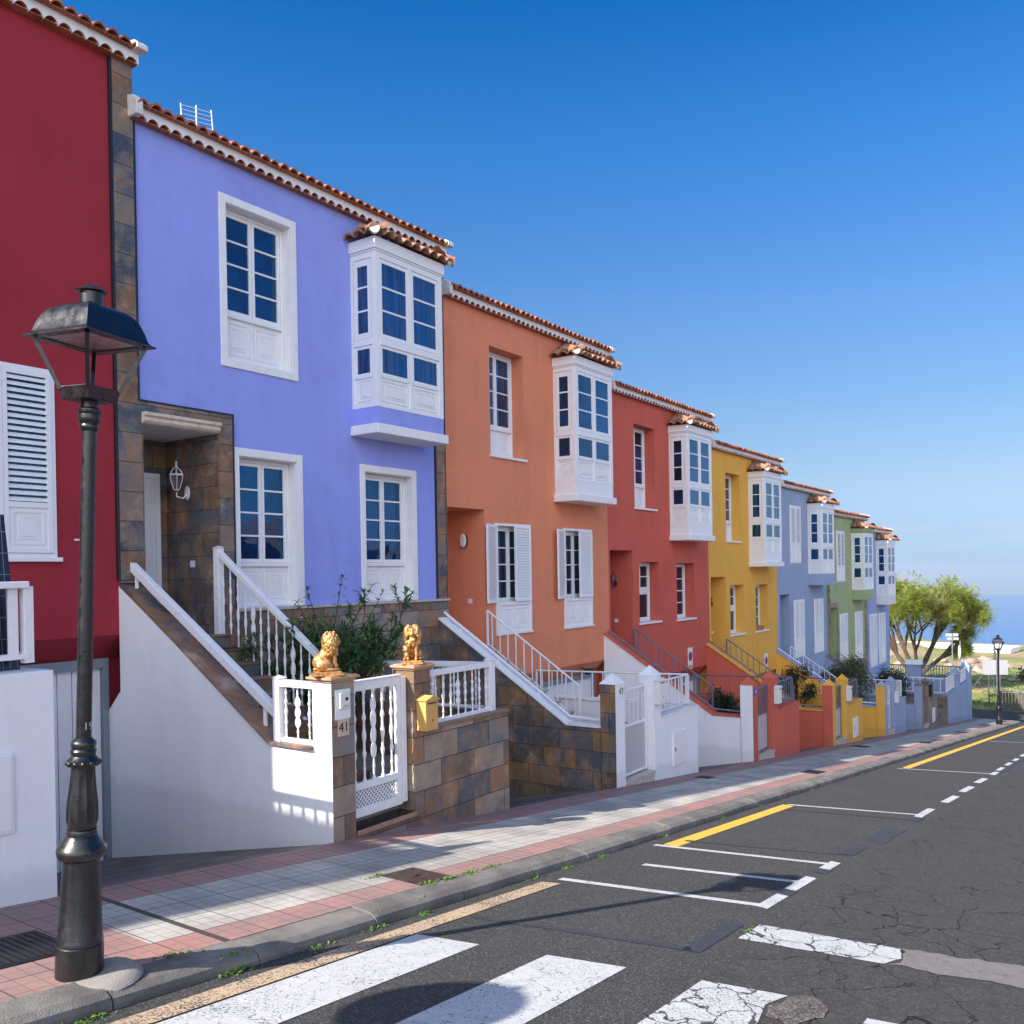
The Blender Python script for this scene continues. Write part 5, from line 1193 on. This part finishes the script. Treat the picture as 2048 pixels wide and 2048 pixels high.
lion((o[0]-.12,HY-3.37,-1.05+.062+.034*1.15),math.atan2(-.60,.80),'gold sitting lion on the left gate pillar, seen from behind, looking right',s=1.14)
lion((o[0]+1.19,HY-3.37,-1.05+.062+.034*1.15),math.atan2(-.62,-.80),'gold sitting lion with a cub on the right gate pillar, facing the camera',cub=True,s=1.14)
# ================================================================== PLANTS
def leaf(m,p,d,ln,w,droop=.3,n=2):
    d=Vector(d).normalized(); p=Vector(p); side=d.cross(Vector((random.uniform(-.4,.4),random.uniform(-.4,.4),1))).normalized()
    pts=[]; 
    for i in range(n+1):
        t=i/n; c=p+d*ln*t+Vector((0,0,-droop*ln*t*t)); ww=w*math.sin(PI*(.12+.80*t)) if i<n else .0015
        pts.append((m.vert(c-side*ww),m.vert(c+side*ww)))
    for a,b_ in zip(pts,pts[1:]): m.face((a[0],a[1],b_[1],b_[0]))
def rdir(zmin=-1):
    while True:
        v=Vector((random.uniform(-1,1),random.uniform(-1,1),random.uniform(zmin,1)))
        if .1<v.length<1: return v.normalized()
def oleander():
    o=Vector(hp(0)); base=o+Vector((1.75,-1.15,-2.45)); t=thing('oleander_shrub','leggy green oleander shrub in the slate garden behind the gold lions','shrub',tuple(base))
    random.seed(5); st=MB(); lf=MB(); fl=MB(); tips=[]
    def grow(p,d,ln,r,dep):
        q=p+d*ln; mid=p.lerp(q,.5)+Vector((random.uniform(-1,1),random.uniform(-1,1),0))*ln*.06
        st.tube([p,mid,q],[r,r*.85,r*.7],5)
        if dep==0 or ln<.12: tips.append((q,d)); return
        for i in range(random.choice((2,3))):
            grow(q,(d+rdir(-.2)*.55+Vector((0,0,.12))).normalized(),ln*random.uniform(.6,.85),r*.65,dep-1)
        if random.random()<.6: tips.append((mid,d))
    for i in range(11): grow(base+Vector((random.uniform(-.25,.25),random.uniform(-.2,.2),0)),(Vector((random.uniform(-.30,.35),random.uniform(-.45,.3),1))).normalized(),random.uniform(.5,.8),.018,3)
    for i in range(5): grow(base+Vector((.3,0,.3)),(Vector((random.uniform(.5,.95),random.uniform(-.3,.1),1))).normalized(),random.uniform(.6,.8),.018,3)
    for tg in ((2.25,-1.2,-.02),(1.62,-1.2,-.17),(1.45,-1.2,-.32),(2.85,-1.2,-.12),(3.05,-1.2,-.25),(3.5,-1.2,-.85),(3.3,-1.1,-.65)):   # long shoots
        q=o+Vector(tg); p=base+Vector((random.uniform(0,.3),0,.9)); st.tube([p,p.lerp(q,.5)+Vector((.05,0,.1)),q],[.010,.008,.004],5)
        for s_ in (.65,.75,.85,.93,1.): 
            for j in range(7): leaf(lf,p.lerp(q,s_),rdir(-.2)+Vector((0,0,.35)),random.uniform(.10,.16),.011,.5)
    for q,d in tips:
        for j in range(random.randint(13,20)): leaf(lf,q-d*random.uniform(0,.25),(rdir(-.3)+d*.5),random.uniform(.11,.19),random.uniform(.012,.019),random.uniform(.2,.7))
        if random.random()<.03: fl.ell(q+Vector((0,0,.03)),(.022,.022,.014),6,4)
    for i in range(14):                         # broad leaves low beside the steps
        p=o+Vector((random.uniform(1.25,1.7),random.uniform(-1.6,-.6),-2.2)); leaf(lf,p,Vector((random.uniform(-.3,.3),random.uniform(-.3,.3),1)),random.uniform(.7,1.25),.09,.25,5)
    st.build('stems','stem',t,smooth=True); lf.build('leaves','leaf_oleander',t,fixn=False); fl.build('flowers','flower_pink',t)
oleander()
def bush(name,label,c,r,n,mat,ln=.07,w=.022,base=None,fl=None,seed=1,lumps=14):
    random.seed(seed); c=Vector(c); b0=Vector(base) if base else c-Vector((0,0,r[2])); t=thing(name,label,'shrub',tuple(b0),'garden shrubs along the row')
    st=MB(); lf=MB(); f_=MB(); ls=[]
    for i in range(lumps):
        d=rdir(-.5); q=c+Vector((d.x*r[0],d.y*r[1],d.z*r[2]))*random.uniform(.45,.95); ls.append(q); st.tube([b0,b0.lerp(q,.5)+Vector((random.uniform(-.1,.1),0,.05)),q],[.018,.010,.004],5)
    for i in range(n):
        q=random.choice(ls); d=rdir(); rr=min(r)*random.uniform(.08,.52)
        p=q+d*rr; leaf(lf,p,d+rdir()*.8,random.uniform(.7,1.3)*ln,w,.3)
    if fl:
        for i in range(fl[1]): q=random.choice(ls)+rdir(-.2)*min(r)*.5; MB().ell(q,(.05,.05,.04),7,5).build('bloom',fl[0],t)
    st.build('stems','stem',t); lf.build('leaves',mat,t,fixn=False); return t
S=lambda k,x,y,z:(XB+6*k+x,HY+y,-DH*k+z)
bush('garden_shrub','low dark green bush behind the grey rail of the coral house garden',S(2,2.0,-1.9,-1.95),(.42,.42,.42),2200,'leaf_dark',seed=2,base=S(2,2.,-1.9,-2.45))
bush('garden_shrub','dark shrub spilling over the rail of the yellow house garden',S(3,1.95,-1.9,-1.45),(.50,.45,.62),2600,'leaf_dark',seed=3,base=S(3,1.95,-1.9,-2.45))
bush('garden_shrub','large olive green shrub rising beside the steps of the steel blue house',S(4,2.0,-1.9,-1.15),(1.15,.7,.72),5200,'leaf_shrub',ln=.10,w=.018,seed=4,base=S(4,1.95,-1.9,-2.45),lumps=30)
bush('rose_bush','rose bush with red blooms behind the pale blue pillars',S(5,2.3,-1.9,-1.35),(1.25,.6,.6),2200,'leaf_dark',ln=.11,w=.03,seed=5,base=S(5,2.0,-1.9,-2.45),fl=('flower_red',11),lumps=20)
# weeds in the gutter
random.seed(9); w_=MB()
spots=[(2.62,kb-.01,9),(3.55,kb-.0,10),(3.62,kb+.02,6),(4.2,kb-.02,4),(4.8,kb-.01,5),(5.35,kb-.01,7),(5.75,4.88,9),(6.0,4.87,9),(6.3,4.87,8),(6.6,4.87,6),(6.9,kb,5),(7.5,kb,6),(8.15,kb,6),(9.7,kb,5),(5.62,5.36,5),(11.5,kb,5),(13.0,kb,4),(15.5,kb,4),(2.3,4.52,10),(19.0,kb,4),(3.3,4.88,4),(6.75,2.5,2)]
for x,y,n in spots:
    for i in range(n*7):
        px=x+random.gauss(0,.07); py=y+random.gauss(0,.018)-(0.012 if y<4.7 else 0); z=(RZ(px) if py<kb else PZ(px))+.002
        leaf(w_,(px,py,z),Vector((random.uniform(-1,1),random.uniform(-1,.4),random.uniform(.2,1))),random.uniform(.02,.055),random.uniform(.004,.010),.4)
tag(w_.build('weeds','leaf_weed',None,fixn=False),'small green weeds growing in the gutter along the kerb','weeds',kind='stuff')
random.seed(10); w_=MB()
for i in range(260): px,py=5.93+random.gauss(0,.10),8.9+random.gauss(0,.5)*0; leaf(w_,(6.03+random.gauss(0,.07),8.2+random.gauss(0,.10),-3.25+random.uniform(0,.12)),rdir(0),random.uniform(.05,.09),.03,.3)
tag(w_.build('weed_clump','leaf_oleander',None,fixn=False,loc=(6.03,8.2,-3.25)),'green weed clump at the foot of the white stair wall beside the garage door','weed')
# ---- feathery tree beyond the last house
def big_tree(base,label,seed=21):
    random.seed(seed); base=Vector(base); t=thing('feathery_tree',label,'tree',tuple(base)); tr=MB(); tw=MB(); lf=MB(); ends=[]
    CR=Vector((5.0,4.5,3.7)); CC=base+Vector((0,.35,5.55))
    def inside(p): q=p-CC; return (q.x/CR.x)**2+(q.y/CR.y)**2+(q.z/CR.z)**2<1.05
    def grow(p,d,ln,r,dep):
        pts=[p]; dd=d.copy(); q=p
        for i in range(3):
            dd=(dd+rdir()*.10+Vector((0,0,.05 if dep>2 else -.02))).normalized(); q=q+dd*ln/3; pts.append(q)
        (tr if dep>2 else tw).tube(pts,[r,r*.9,r*.8,r*.68],7 if dep>2 else 4)
        if dep<=3:
            for s_ in pts[1:]: ends.append((s_,dd))
        if dep==0: return
        n=3 if dep>3 else random.choice((3,4))
        for i in range(n):
            nd=(dd+rdir(-.5)*(.55 if dep>3 else .75)).normalized(); l2=ln*random.uniform(.68,.86)
            if not inside(q+nd*l2*.9): 
                l2*=.5
                if not inside(q+nd*l2): nd=(nd+(CC-q).normalized()*.8).normalized()
            grow(q,nd,l2,r*.62,dep-1)
    tr.tube([base-Vector((0,0,.4)),base+Vector((.05,.05,.5)),base+Vector((0,0,1.0))],[.42,.34,.32],10)
    for dx,dy,dz,r in ((0.2,1.0,.85,.20),(-.3,.35,1.2,.18),(.3,-.45,1.15,.22),(.1,-1.0,.8,.17),(-.6,-.1,1.,.15)):
        grow(base+Vector((0,0,.95)),Vector((dx,dy,dz)).normalized(),1.9,r,5)
    for q,d in ends:
        if noise.noise(q*.6)<-.34: continue
        for j in range(3):
            fd=(rdir(-.35)+Vector((0,0,-.05))+ (q-CC).normalized()*.45).normalized(); L_=random.uniform(.38,.75); s0=q+rdir()*random.uniform(0,.35); side=fd.cross(Vector((0,0,1))).normalized()
            k_=11
            for i in range(k_):
                c=s0+fd*L_*i/k_+Vector((0,0,-.35*L_*(i/k_)**2)); l_=.105*math.sin(PI*(.15+.8*i/k_))+.02
                for sg in (-1,1):
                    e=c+side*sg*l_+fd*l_*.5+Vector((0,0,-l_*.25)); a=fd*.013
                    lf.face((lf.vert(c-a),lf.vert(c+a),lf.vert(e)))
    tr.build('trunk','bark',t,smooth=True); tw.build('branches','bark_pale',t); lf.build('crown','leaf_tree',t,fixn=False); return len(lf.f)
print('tree faces',big_tree((63.9,11.85,-8.15),'spreading feathery green tree beyond the last house, in front of the sea'))
# ================================================================== END OF THE STREET
def simple(name,label,cat,loc,group=None): return thing(name,label,cat,loc,group)
zc=-5.47
t=thing('garden_wall','grey-blue corner wall with pointed piers and white railings, last before the side road','garden wall',(45,6.56,PZ(45)),'garden walls along the pavement')
m=MB(); m.box(41.95,48.35,6.56,6.82,-9,zc); m.box(48.09,48.35,6.82,10.4,-9,zc+.02); m.build('wall','stucco_steel_blue',t,bevel=.01)
m=MB(); m.box(41.88,41.948,6.58,10.05,-9,zc-.01); m.box(41.95,42.2,6.83,10.05,-9,zc-.01); m.build('stone_side','stone_rubble',t)
for x0,x1,y0,y1 in ((44.3,44.95,6.52,6.90),(47.65,48.37,6.52,6.92),(48.05,48.40,8.75,9.40)):
    p=MB(); p.box(x0,x1,y0,y1,-9,-4.84); po=p.build('pillar','stucco_steel_blue',t,bevel=.01)
    q=MB(); 
    if y0>8: q.prism([(x0-.06,-4.84),(x1+.06,-4.84),(x1-.03,-4.62),(x0+.03,-4.62)],1,y0-.06,y1+.06)
    else: pyramid(q,x0-.03,x1+.03,y0-.03,y1+.03,-4.839,-4.50)
    q.build('cap','trim_white' if y0>8 else 'stucco_steel_blue',po)
def raild(name,label,A,B,zb,zt,n,mat,gp='railings of the corner garden'):
    t=thing(name,label,'railing',tuple(Vector((*A,zb)).lerp(Vector((*B,zb)),.5)),gp); A=Vector((*A,0));B=Vector((*B,0))
    m=MB(); m.beam(A+Vector((0,0,zt)),B+Vector((0,0,zt)),.05,.05); m.build('top_rail',mat,t); m=MB(); m.beam(A+Vector((0,0,zb)),B+Vector((0,0,zb)),.04,.04); m.build('bottom_rail',mat,t)
    for i in range(n): p=A.lerp(B,(i+.5)/n); MB().box(p.x-.015,p.x+.015,p.y-.015,p.y+.015,zb,zt).build('bar',mat,t)
raild('corner_railing','white railing on the corner wall left of its first pier',(42.1,6.68),(44.3,6.68),-5.37,-4.80,14,'rail_white')
raild('corner_railing','white railing on the corner wall between its two piers',(44.95,6.68),(47.65,6.68),-5.37,-4.85,16,'rail_white')
raild('corner_railing','white railing running back from the stone side of the corner wall',(42.1,6.75),(42.1,10.0),-5.40,-4.80,12,'rail_white')
raild('corner_railing','grey railing on the end wall between corner pier and capped pillar',(48.2,6.95),(48.2,8.75),-5.40,-4.88,14,'rail_grey')
raild('corner_railing','grey railing on the end wall between the capped pillar and the house',(48.2,9.42),(48.2,10.3),-5.40,-4.90,8,'rail_grey')
meter=thing('meter_box','white meter box on the corner wall by the side road','meter box',(48.0,6.54,-7.1),'meter boxes in the garden walls')
MB().box(47.75,48.25,6.53,6.56,-7.05,-6.45).build('door','pvc_white',meter); MB().box(47.80,47.86,6.515,6.53,-6.85,-6.7).build('latch','dark_fixture',meter)
tg_=thing('garden_terrace','paved terrace behind the corner wall of the last house','terrace',(45,8.5,-6.3)); MB().box(42.2,48.09,6.83,10.05,-9,-6.35).build('slab','concrete_pale',tg_)
# signs seen from behind, on thin poles
def sign(name,label,x,y,z0,h,plates,lean=0,r=.03,mat='aluminium'):
    t=thing(name,label,'road sign',(x,y,z0)); MB().tube([(x,y,z0),(x+lean,y+lean*.5,z0+h)],r,8).build('pole',mat,t,smooth=True)
    for (a,b_,c,d,th,mt,ang,shape) in plates:
        m=MB(); ca,sa=math.cos(ang),math.sin(ang)
        if shape=='rect': i=[(a-b_,c-d),(a+b_,c-d),(a+b_,c+d),(a-b_,c+d)]
        else: i=[(a+b_*math.cos(2*PI*q/24),c+d*math.sin(2*PI*q/24)) for q in range(24)]
        F=[m.vert((x+lean+u*ca-.035*sa,y+lean*.5+u*sa+.035*ca,z0+w)) for u,w in i]; Bk=[m.vert((x+lean+u*ca-(.035+th)*sa,y+lean*.5+u*sa+(.035+th)*ca,z0+w)) for u,w in i]
        m.face(F); m.face(Bk[::-1]); n=len(F)
        for q in range(n): m.face((F[q],Bk[q],Bk[(q+1)%n],F[(q+1)%n]))
        m.build('plate',mt,t)
    return t
sign('road_sign','white rectangular sign seen from behind on a grey pole beside the distant lamp',50.0,5.62,PZ(50)+.02,2.95,[(-.05,.58,2.55,.36,.03,'metal_door',math.radians(-62),'rect')])
sign('road_sign','round red-edged sign turned edge-on behind the white rectangular sign',59.6,6.55,-8.35,4.0,[(0,.36,3.6,.36,.02,'sign_red',math.radians(8),'disc'),(0,.30,3.6,.30,.024,'sign_white',math.radians(8),'disc')])
sign('road_sign','leaning round sign on a dark pole by the tree, edge-on',59.4,8.55,-8.35,3.9,[(0,.33,3.2,.42,.02,'sign_white',math.radians(20),'disc')],lean=.15,mat='frame_grey')
sign('street_name_sign','white street name plates on a pole among the branches of the tree',59.2,9.0,-8.35,4.35,[(0,.36,4.25,.09,.02,'metal_door',math.radians(-65),'rect'),(.05,.33,4.02,.08,.02,'metal_door',math.radians(-65),'rect')])
sign('road_sign','round traffic sign by the crosswalk just outside the frame, its shadow on the stripes',-.19,4.76,PZ(-.19),2.72+.36,[(0,.37,2.72,.37,.02,'sign_red',math.radians(82),'disc'),(0,.30,2.72,.30,.024,'sign_white',math.radians(82),'disc')])
# white building below the slope
t=thing('white_building','long low white flat-roofed building at the edge of the slope above the sea','building',(100,13,-10))
m=MB(); A=[(92.9,19.5),(94.5,9.5),(97.5,9.0),(99.5,20)]; 
i0=[m.vert((x,y,-16)) for x,y in A]; i1=[m.vert((x,y,-7.72+(0 if j else -.05))) for j,(x,y) in enumerate(A)]
for j in range(4): m.face((i0[j],i0[(j+1)%4],i1[(j+1)%4],i1[j]))
m.face(i1); m.build('wall','stucco_white',t)
m=MB(); 
for j in range(4): m.beam((*A[j],-7.70),(*A[(j+1)%4],-7.70),.3,.12)
m.build('parapet','trim_white',t)
# rocks, field fence and far shrubs
random.seed(14); rk=[]
protos=[]
for s_ in range(4):
    m=MB(); m.ell((0,0,0),(1,1,.62),14,9); 
    for v_ in m.v:
        nn=noise.noise(v_*1.3+Vector((s_*7,0,0)))*.45+noise.noise(v_*3.1+Vector((s_*3,5,0)))*.18; v_ *= 1+nn
    protos.append(m)
spot=[(78,15.5,1.2),(79,14.2,.9),(77,13.2,1.0),(80,12.4,.8),(84,11.6,1.5),(86,10.6,1.1),(74,11.5,.7),(76,9.6,1.2),(75,8.9,1.0),(80,8.2,.9),(72,7.9,.6),(70,10.2,.5),(83,13.5,1.0),(88,12.4,1.2),(73,13.9,.6),(71,6.9,.8),(69,5.9,.6),(78,6.5,1.0),(82,17.2,1.3),(68,8.8,.4)]
names_=['leftmost','broad','low','rounded']
for j,(x,y,s_) in enumerate(spot):
    pm=protos[j%4]; m=MB(); m.f=list(pm.f); m.mi=list(pm.mi); a=random.uniform(0,6)
    R_=Matrix.Rotation(a,3,'Z'); z=terr(x,y)
    m.v=[(R_@v_)*s_*.52+Vector((x,y,z+.05)) for v_ in pm.v]
    o_=m.build('boulder','rock',None,smooth=True,loc=(x,y,z)); tag(o_,'brown boulder on the dry grassy slope beyond the side road','boulder','boulders on the slope')
w_=MB()
for i in range(9000):
    x=random.uniform(58.8,80); y=random.uniform(2.5,17); 
    if noise.noise(Vector((x*.25,y*.25,0)))<-.02 and x>61: continue
    k_=1.6 if x<61 else 1
    leaf(w_,(x,y,terr(x,y)-.03),(random.uniform(-.4,.4),random.uniform(-.4,.4),1),random.uniform(.10,.30)*k_,.035,.3)
tag(w_.build('grass','leaf_weed',None,fixn=False),'rough green and yellow grass on the slope beyond the side road','grass',kind='stuff')
bush('wild_shrub','pale green wild shrub on the slope behind the distant lamp',(71,5.3,-7.4),(1.3,1.6,.8),2600,'leaf_shrub',ln=.2,w=.05,seed=31)
t=thing('field_fence','wire fence with leaning posts on the slope','fence',(63,6.5,-8.2)); 
for (x,y,h,l) in ((60.2,7.2,2.0,0),(60.6,7.6,2.3,1.3),(66,7.6,1.6,0),(71,8.0,1.6,0),(76,8.6,1.6,0),(81,9.3,1.6,0),(86,9.8,1.6,0)):
    z=terr(x,y); MB().tube([(x,y+l*.9,z-.1),(x,y-l*.3,z+h)],.035,6).build('post','wood_grey',t)
m=MB()
for zz in (.5,1.0,1.5):
    P_=[(60.2,7.2),(66,7.6),(71,8.0),(76,8.6),(81,9.3),(86,9.8)]
    m.tube([(x,y,terr(x,y)+zz) for x,y in P_],.008,4)
m.build('wire','aluminium',t)
t=thing('paling_fence','dark wooden paling fence with a pale top rail beyond the side road','fence',(59,5,-8.2)); m=MB()
for i in range(34): y=6.6-i*.16; m.box(58.98,59.02,y-.065,y+.065,-8.4,-7.35+random.uniform(-.03,.03))
m.build('palings','wood_grey',t); m=MB(); m.beam((58.95,6.8,-7.28),(58.95,1.2,-7.28),.06,.06); m.build('rail','aluminium',t)
# ================================================================== HOUSE ACROSS THE STREET (seen reflected in the panes) AND BLOCK UP THE STREET
def plain_house(name,label,x0,x1,y0,y1,zb,ze,mat,gp=None,rise=1.7):
    t=thing(name,label,'house',((x0+x1)/2,(y0+y1)/2,zb),gp); m=MB(); m.box(x0,x1,y0,y1,zb,ze); m.build('wall',mat,t)
    r=MB(); yc=(y0+y1)/2
    n=int((x1-x0)/.2)
    tilesheet(r,(x0-.2,y1+.35,ze),(1,0,0),(0,yc-y1-.35,rise),x1-x0+.4,n,.06,rows=6,sub=4); tilesheet(r,(x0-.2,y0-.35,ze),(1,0,0),(0,yc-y0+.35,rise),x1-x0+.4,n,.06,rows=6,sub=4)
    r.build('roof','roof_tile',t)
    w=MB(); s_=1 if y1<0 else -1; yy=y1 if y1<0 else y0
    for i in range(3):
        xx=x0+(i+.5)*(x1-x0)/3
        for zz in (zb+1.0,zb+3.9):
            if zz+1.4<ze: w.box(xx-.5,xx+.5,yy-.03,yy+.03,zz,zz+1.4)
    w.build('window','pvc_white',t)
plain_house('opposite_house','low crimson house with tiled roof across the street, seen only in window reflections',19,33,-18,-9.5,-6,1.25,'stucco_crimson','houses across the street',1.5)
plain_house('opposite_house','white house with tiled roof across the street, farther down, seen only in reflections',36,50,-18,-9.5,-8,-.6,'stucco_white','houses across the street',1.6)
plain_house('opposite_house','white house with tiled roof across the street, nearer the camera, outside the photo',-6,6,-18,-9,-2.6,3.6,'stucco_white','houses across the street')
plain_house('upper_house','terraced block farther up the street, outside the photo',-26,-6.0,HY,HY+8,-2.0,7.05,'stucco_orange','houses up the street',.15)
# ================================================================== SEA AND SKY
m=MB(); n=96; R_=10400; c=m.vert((0,0,-300)); i=[m.vert((R_*math.cos(2*PI*a/n),R_*math.sin(2*PI*a/n),-300)) for a in range(n)]
for a in range(n): m.face((c,i[a],i[(a+1)%n]))
tag(m.build('sea','sea_water',None,fixn=False),kind='structure')
# ================================================================== LIGHT
sun_dir=Vector((-5.05,1.75,3.97)).normalized()            # towards the sun
ld=bpy.data.lights.new('sun','SUN'); ld.energy=4.3; ld.angle=math.radians(.53); ld.color=(1,.93,.83)
lo=bpy.data.objects.new('sun',ld); COL.objects.link(lo); lo.rotation_euler=sun_dir.to_track_quat('Z','Y').to_euler(); lo.location=(-30,10,25)
wd=bpy.data.worlds.new('World'); sc.world=wd; wd.use_nodes=True; nt=wd.node_tree
for n in list(nt.nodes): nt.nodes.remove(n)
out=nt.nodes.new('ShaderNodeOutputWorld'); bg=nt.nodes.new('ShaderNodeBackground'); sky=nt.nodes.new('ShaderNodeTexSky')
sky.sky_type='NISHITA'; sky.sun_disc=False; sky.sun_elevation=math.asin(sun_dir.z); sky.sun_rotation=math.atan2(sun_dir.x,sun_dir.y)
sky.altitude=300; sky.air_density=1.0; sky.dust_density=.4; sky.ozone_density=2.2
tc=nt.nodes.new('ShaderNodeTexCoord'); sp=nt.nodes.new('ShaderNodeSeparateXYZ'); nt.links.new(tc.outputs['Generated'],sp.inputs[0])
# sky tinted deep blue towards the sea, by height; left bright behind the camera
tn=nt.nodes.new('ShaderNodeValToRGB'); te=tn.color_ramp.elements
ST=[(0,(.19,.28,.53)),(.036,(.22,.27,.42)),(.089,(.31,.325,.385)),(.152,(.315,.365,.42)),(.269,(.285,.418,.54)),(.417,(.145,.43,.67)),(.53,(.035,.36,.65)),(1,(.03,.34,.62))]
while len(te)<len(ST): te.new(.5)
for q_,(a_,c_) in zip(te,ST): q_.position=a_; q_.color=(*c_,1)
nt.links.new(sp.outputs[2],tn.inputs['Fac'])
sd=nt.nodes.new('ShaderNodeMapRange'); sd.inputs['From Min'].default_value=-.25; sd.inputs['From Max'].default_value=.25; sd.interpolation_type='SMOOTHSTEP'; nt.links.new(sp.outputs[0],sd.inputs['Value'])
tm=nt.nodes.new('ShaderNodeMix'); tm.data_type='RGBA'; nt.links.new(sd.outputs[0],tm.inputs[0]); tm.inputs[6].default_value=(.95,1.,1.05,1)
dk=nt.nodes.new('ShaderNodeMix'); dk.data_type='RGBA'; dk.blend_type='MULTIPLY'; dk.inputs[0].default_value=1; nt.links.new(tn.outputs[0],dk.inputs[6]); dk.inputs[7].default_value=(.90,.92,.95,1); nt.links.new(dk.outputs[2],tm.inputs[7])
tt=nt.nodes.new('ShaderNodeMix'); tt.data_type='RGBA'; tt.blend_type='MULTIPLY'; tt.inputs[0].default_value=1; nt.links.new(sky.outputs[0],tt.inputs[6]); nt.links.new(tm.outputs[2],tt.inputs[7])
# thin cloud bank low over the sea
mp=nt.nodes.new('ShaderNodeMapping'); mp.inputs['Scale'].default_value=(2.2,2.2,26); nt.links.new(tc.outputs['Generated'],mp.inputs['Vector'])
cn=nt.nodes.new('ShaderNodeTexNoise'); cn.inputs['Scale'].default_value=2.6; cn.inputs['Detail'].default_value=7; cn.inputs['Roughness'].default_value=.6; nt.links.new(mp.outputs[0],cn.inputs['Vector'])
cr=nt.nodes.new('ShaderNodeValToRGB'); cr.color_ramp.elements[0].position=.44; cr.color_ramp.elements[0].color=(0,0,0,1); cr.color_ramp.elements[1].position=.66; cr.color_ramp.elements[1].color=(1,1,1,1); nt.links.new(cn.outputs['Fac'],cr.inputs['Fac'])
br=nt.nodes.new('ShaderNodeValToRGB'); e=br.color_ramp.elements; e[0].position=0; e[0].color=(.35,.35,.35,1); e[1].position=.075; e[1].color=(0,0,0,1); x=e.new(.030); x.color=(.95,.95,.95,1); x=e.new(.055); x.color=(.25,.25,.25,1); nt.links.new(sp.outputs[2],br.inputs['Fac'])
ml=nt.nodes.new('ShaderNodeMath'); ml.operation='MULTIPLY'; nt.links.new(cr.outputs[0],ml.inputs[0]); nt.links.new(br.outputs[0],ml.inputs[1])
mx=nt.nodes.new('ShaderNodeMix'); mx.data_type='RGBA'; nt.links.new(ml.outputs[0],mx.inputs[0]); nt.links.new(tt.outputs[2],mx.inputs[6]); mx.inputs[7].default_value=(2.0,2.3,2.75,1)
# unseen bright cloud bank, added behind the camera to lift the shaded facades
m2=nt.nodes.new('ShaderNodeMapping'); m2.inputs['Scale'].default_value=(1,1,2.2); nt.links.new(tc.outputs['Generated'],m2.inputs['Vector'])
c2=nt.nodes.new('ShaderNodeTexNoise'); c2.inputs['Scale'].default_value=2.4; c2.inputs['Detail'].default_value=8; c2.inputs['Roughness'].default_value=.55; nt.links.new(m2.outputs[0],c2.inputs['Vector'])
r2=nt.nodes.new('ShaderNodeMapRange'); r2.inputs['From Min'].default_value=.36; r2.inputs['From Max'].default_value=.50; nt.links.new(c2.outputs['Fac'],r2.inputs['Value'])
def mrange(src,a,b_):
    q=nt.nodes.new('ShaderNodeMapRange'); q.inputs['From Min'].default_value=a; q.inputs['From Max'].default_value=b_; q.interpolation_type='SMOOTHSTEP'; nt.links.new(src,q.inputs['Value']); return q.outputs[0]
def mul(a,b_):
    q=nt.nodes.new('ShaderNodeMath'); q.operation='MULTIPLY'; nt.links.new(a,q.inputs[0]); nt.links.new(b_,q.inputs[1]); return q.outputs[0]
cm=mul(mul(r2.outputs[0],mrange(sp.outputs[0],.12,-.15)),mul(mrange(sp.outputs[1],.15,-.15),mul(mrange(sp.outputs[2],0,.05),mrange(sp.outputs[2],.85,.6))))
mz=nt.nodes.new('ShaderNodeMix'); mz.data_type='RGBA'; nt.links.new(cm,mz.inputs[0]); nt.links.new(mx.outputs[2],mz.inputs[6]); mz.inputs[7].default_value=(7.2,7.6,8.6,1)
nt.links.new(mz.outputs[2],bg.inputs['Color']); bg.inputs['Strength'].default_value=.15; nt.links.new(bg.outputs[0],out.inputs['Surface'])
sc.view_settings.view_transform='Standard'; sc.view_settings.look='None'; sc.view_settings.exposure=1.08; sc.view_settings.gamma=1; sc.view_settings.use_curve_mapping=False
# ================================================================== HAZE
hz=bpy.data.materials.new('haze'); hz.use_nodes=True; hn=hz.node_tree
for n in list(hn.nodes): hn.nodes.remove(n)
ho=hn.nodes.new('ShaderNodeOutputMaterial'); pv=hn.nodes.new('ShaderNodeVolumePrincipled'); pv.inputs['Color'].default_value=(.80,.90,1,1); pv.inputs['Density'].default_value=.00009; pv.inputs['Anisotropy'].default_value=.2
hn.links.new(pv.outputs[0],ho.inputs['Volume']); MATS['haze']=hz
h_=MB().box(-10600,10600,-10600,10600,-302,16).build('haze','haze',None); h_['kind']='stuff'; h_['label']='thin pale sea haze between the houses and the horizon'; h_['category']='haze'
# ================================================================== CAMERA
F=Vector((0.82273562,0.56841065,-0.00392808)); R=Vector((0.56827784,-0.82266093,-0.0170089)); U=R.cross(F).normalized(); R=F.cross(U).normalized()
cd=bpy.data.cameras.new('camera'); cam=bpy.data.objects.new('camera',cd); COL.objects.link(cam)
Mx=Matrix((R,U,-F)).transposed().to_4x4(); cam.matrix_world=Mx
cd.sensor_width=36; cd.sensor_fit='HORIZONTAL'; cd.lens=1800.05/2048*36
cd.shift_x=-(1024.5-1024)/2048; cd.shift_y=(1154.73-1024)/2048
cd.clip_start=.05; cd.clip_end=60000
sc.camera=cam
sc.render.resolution_x=1024; sc.render.resolution_y=1024
sc.cycles.max_bounces=6 if hasattr(sc,'cycles') else 6
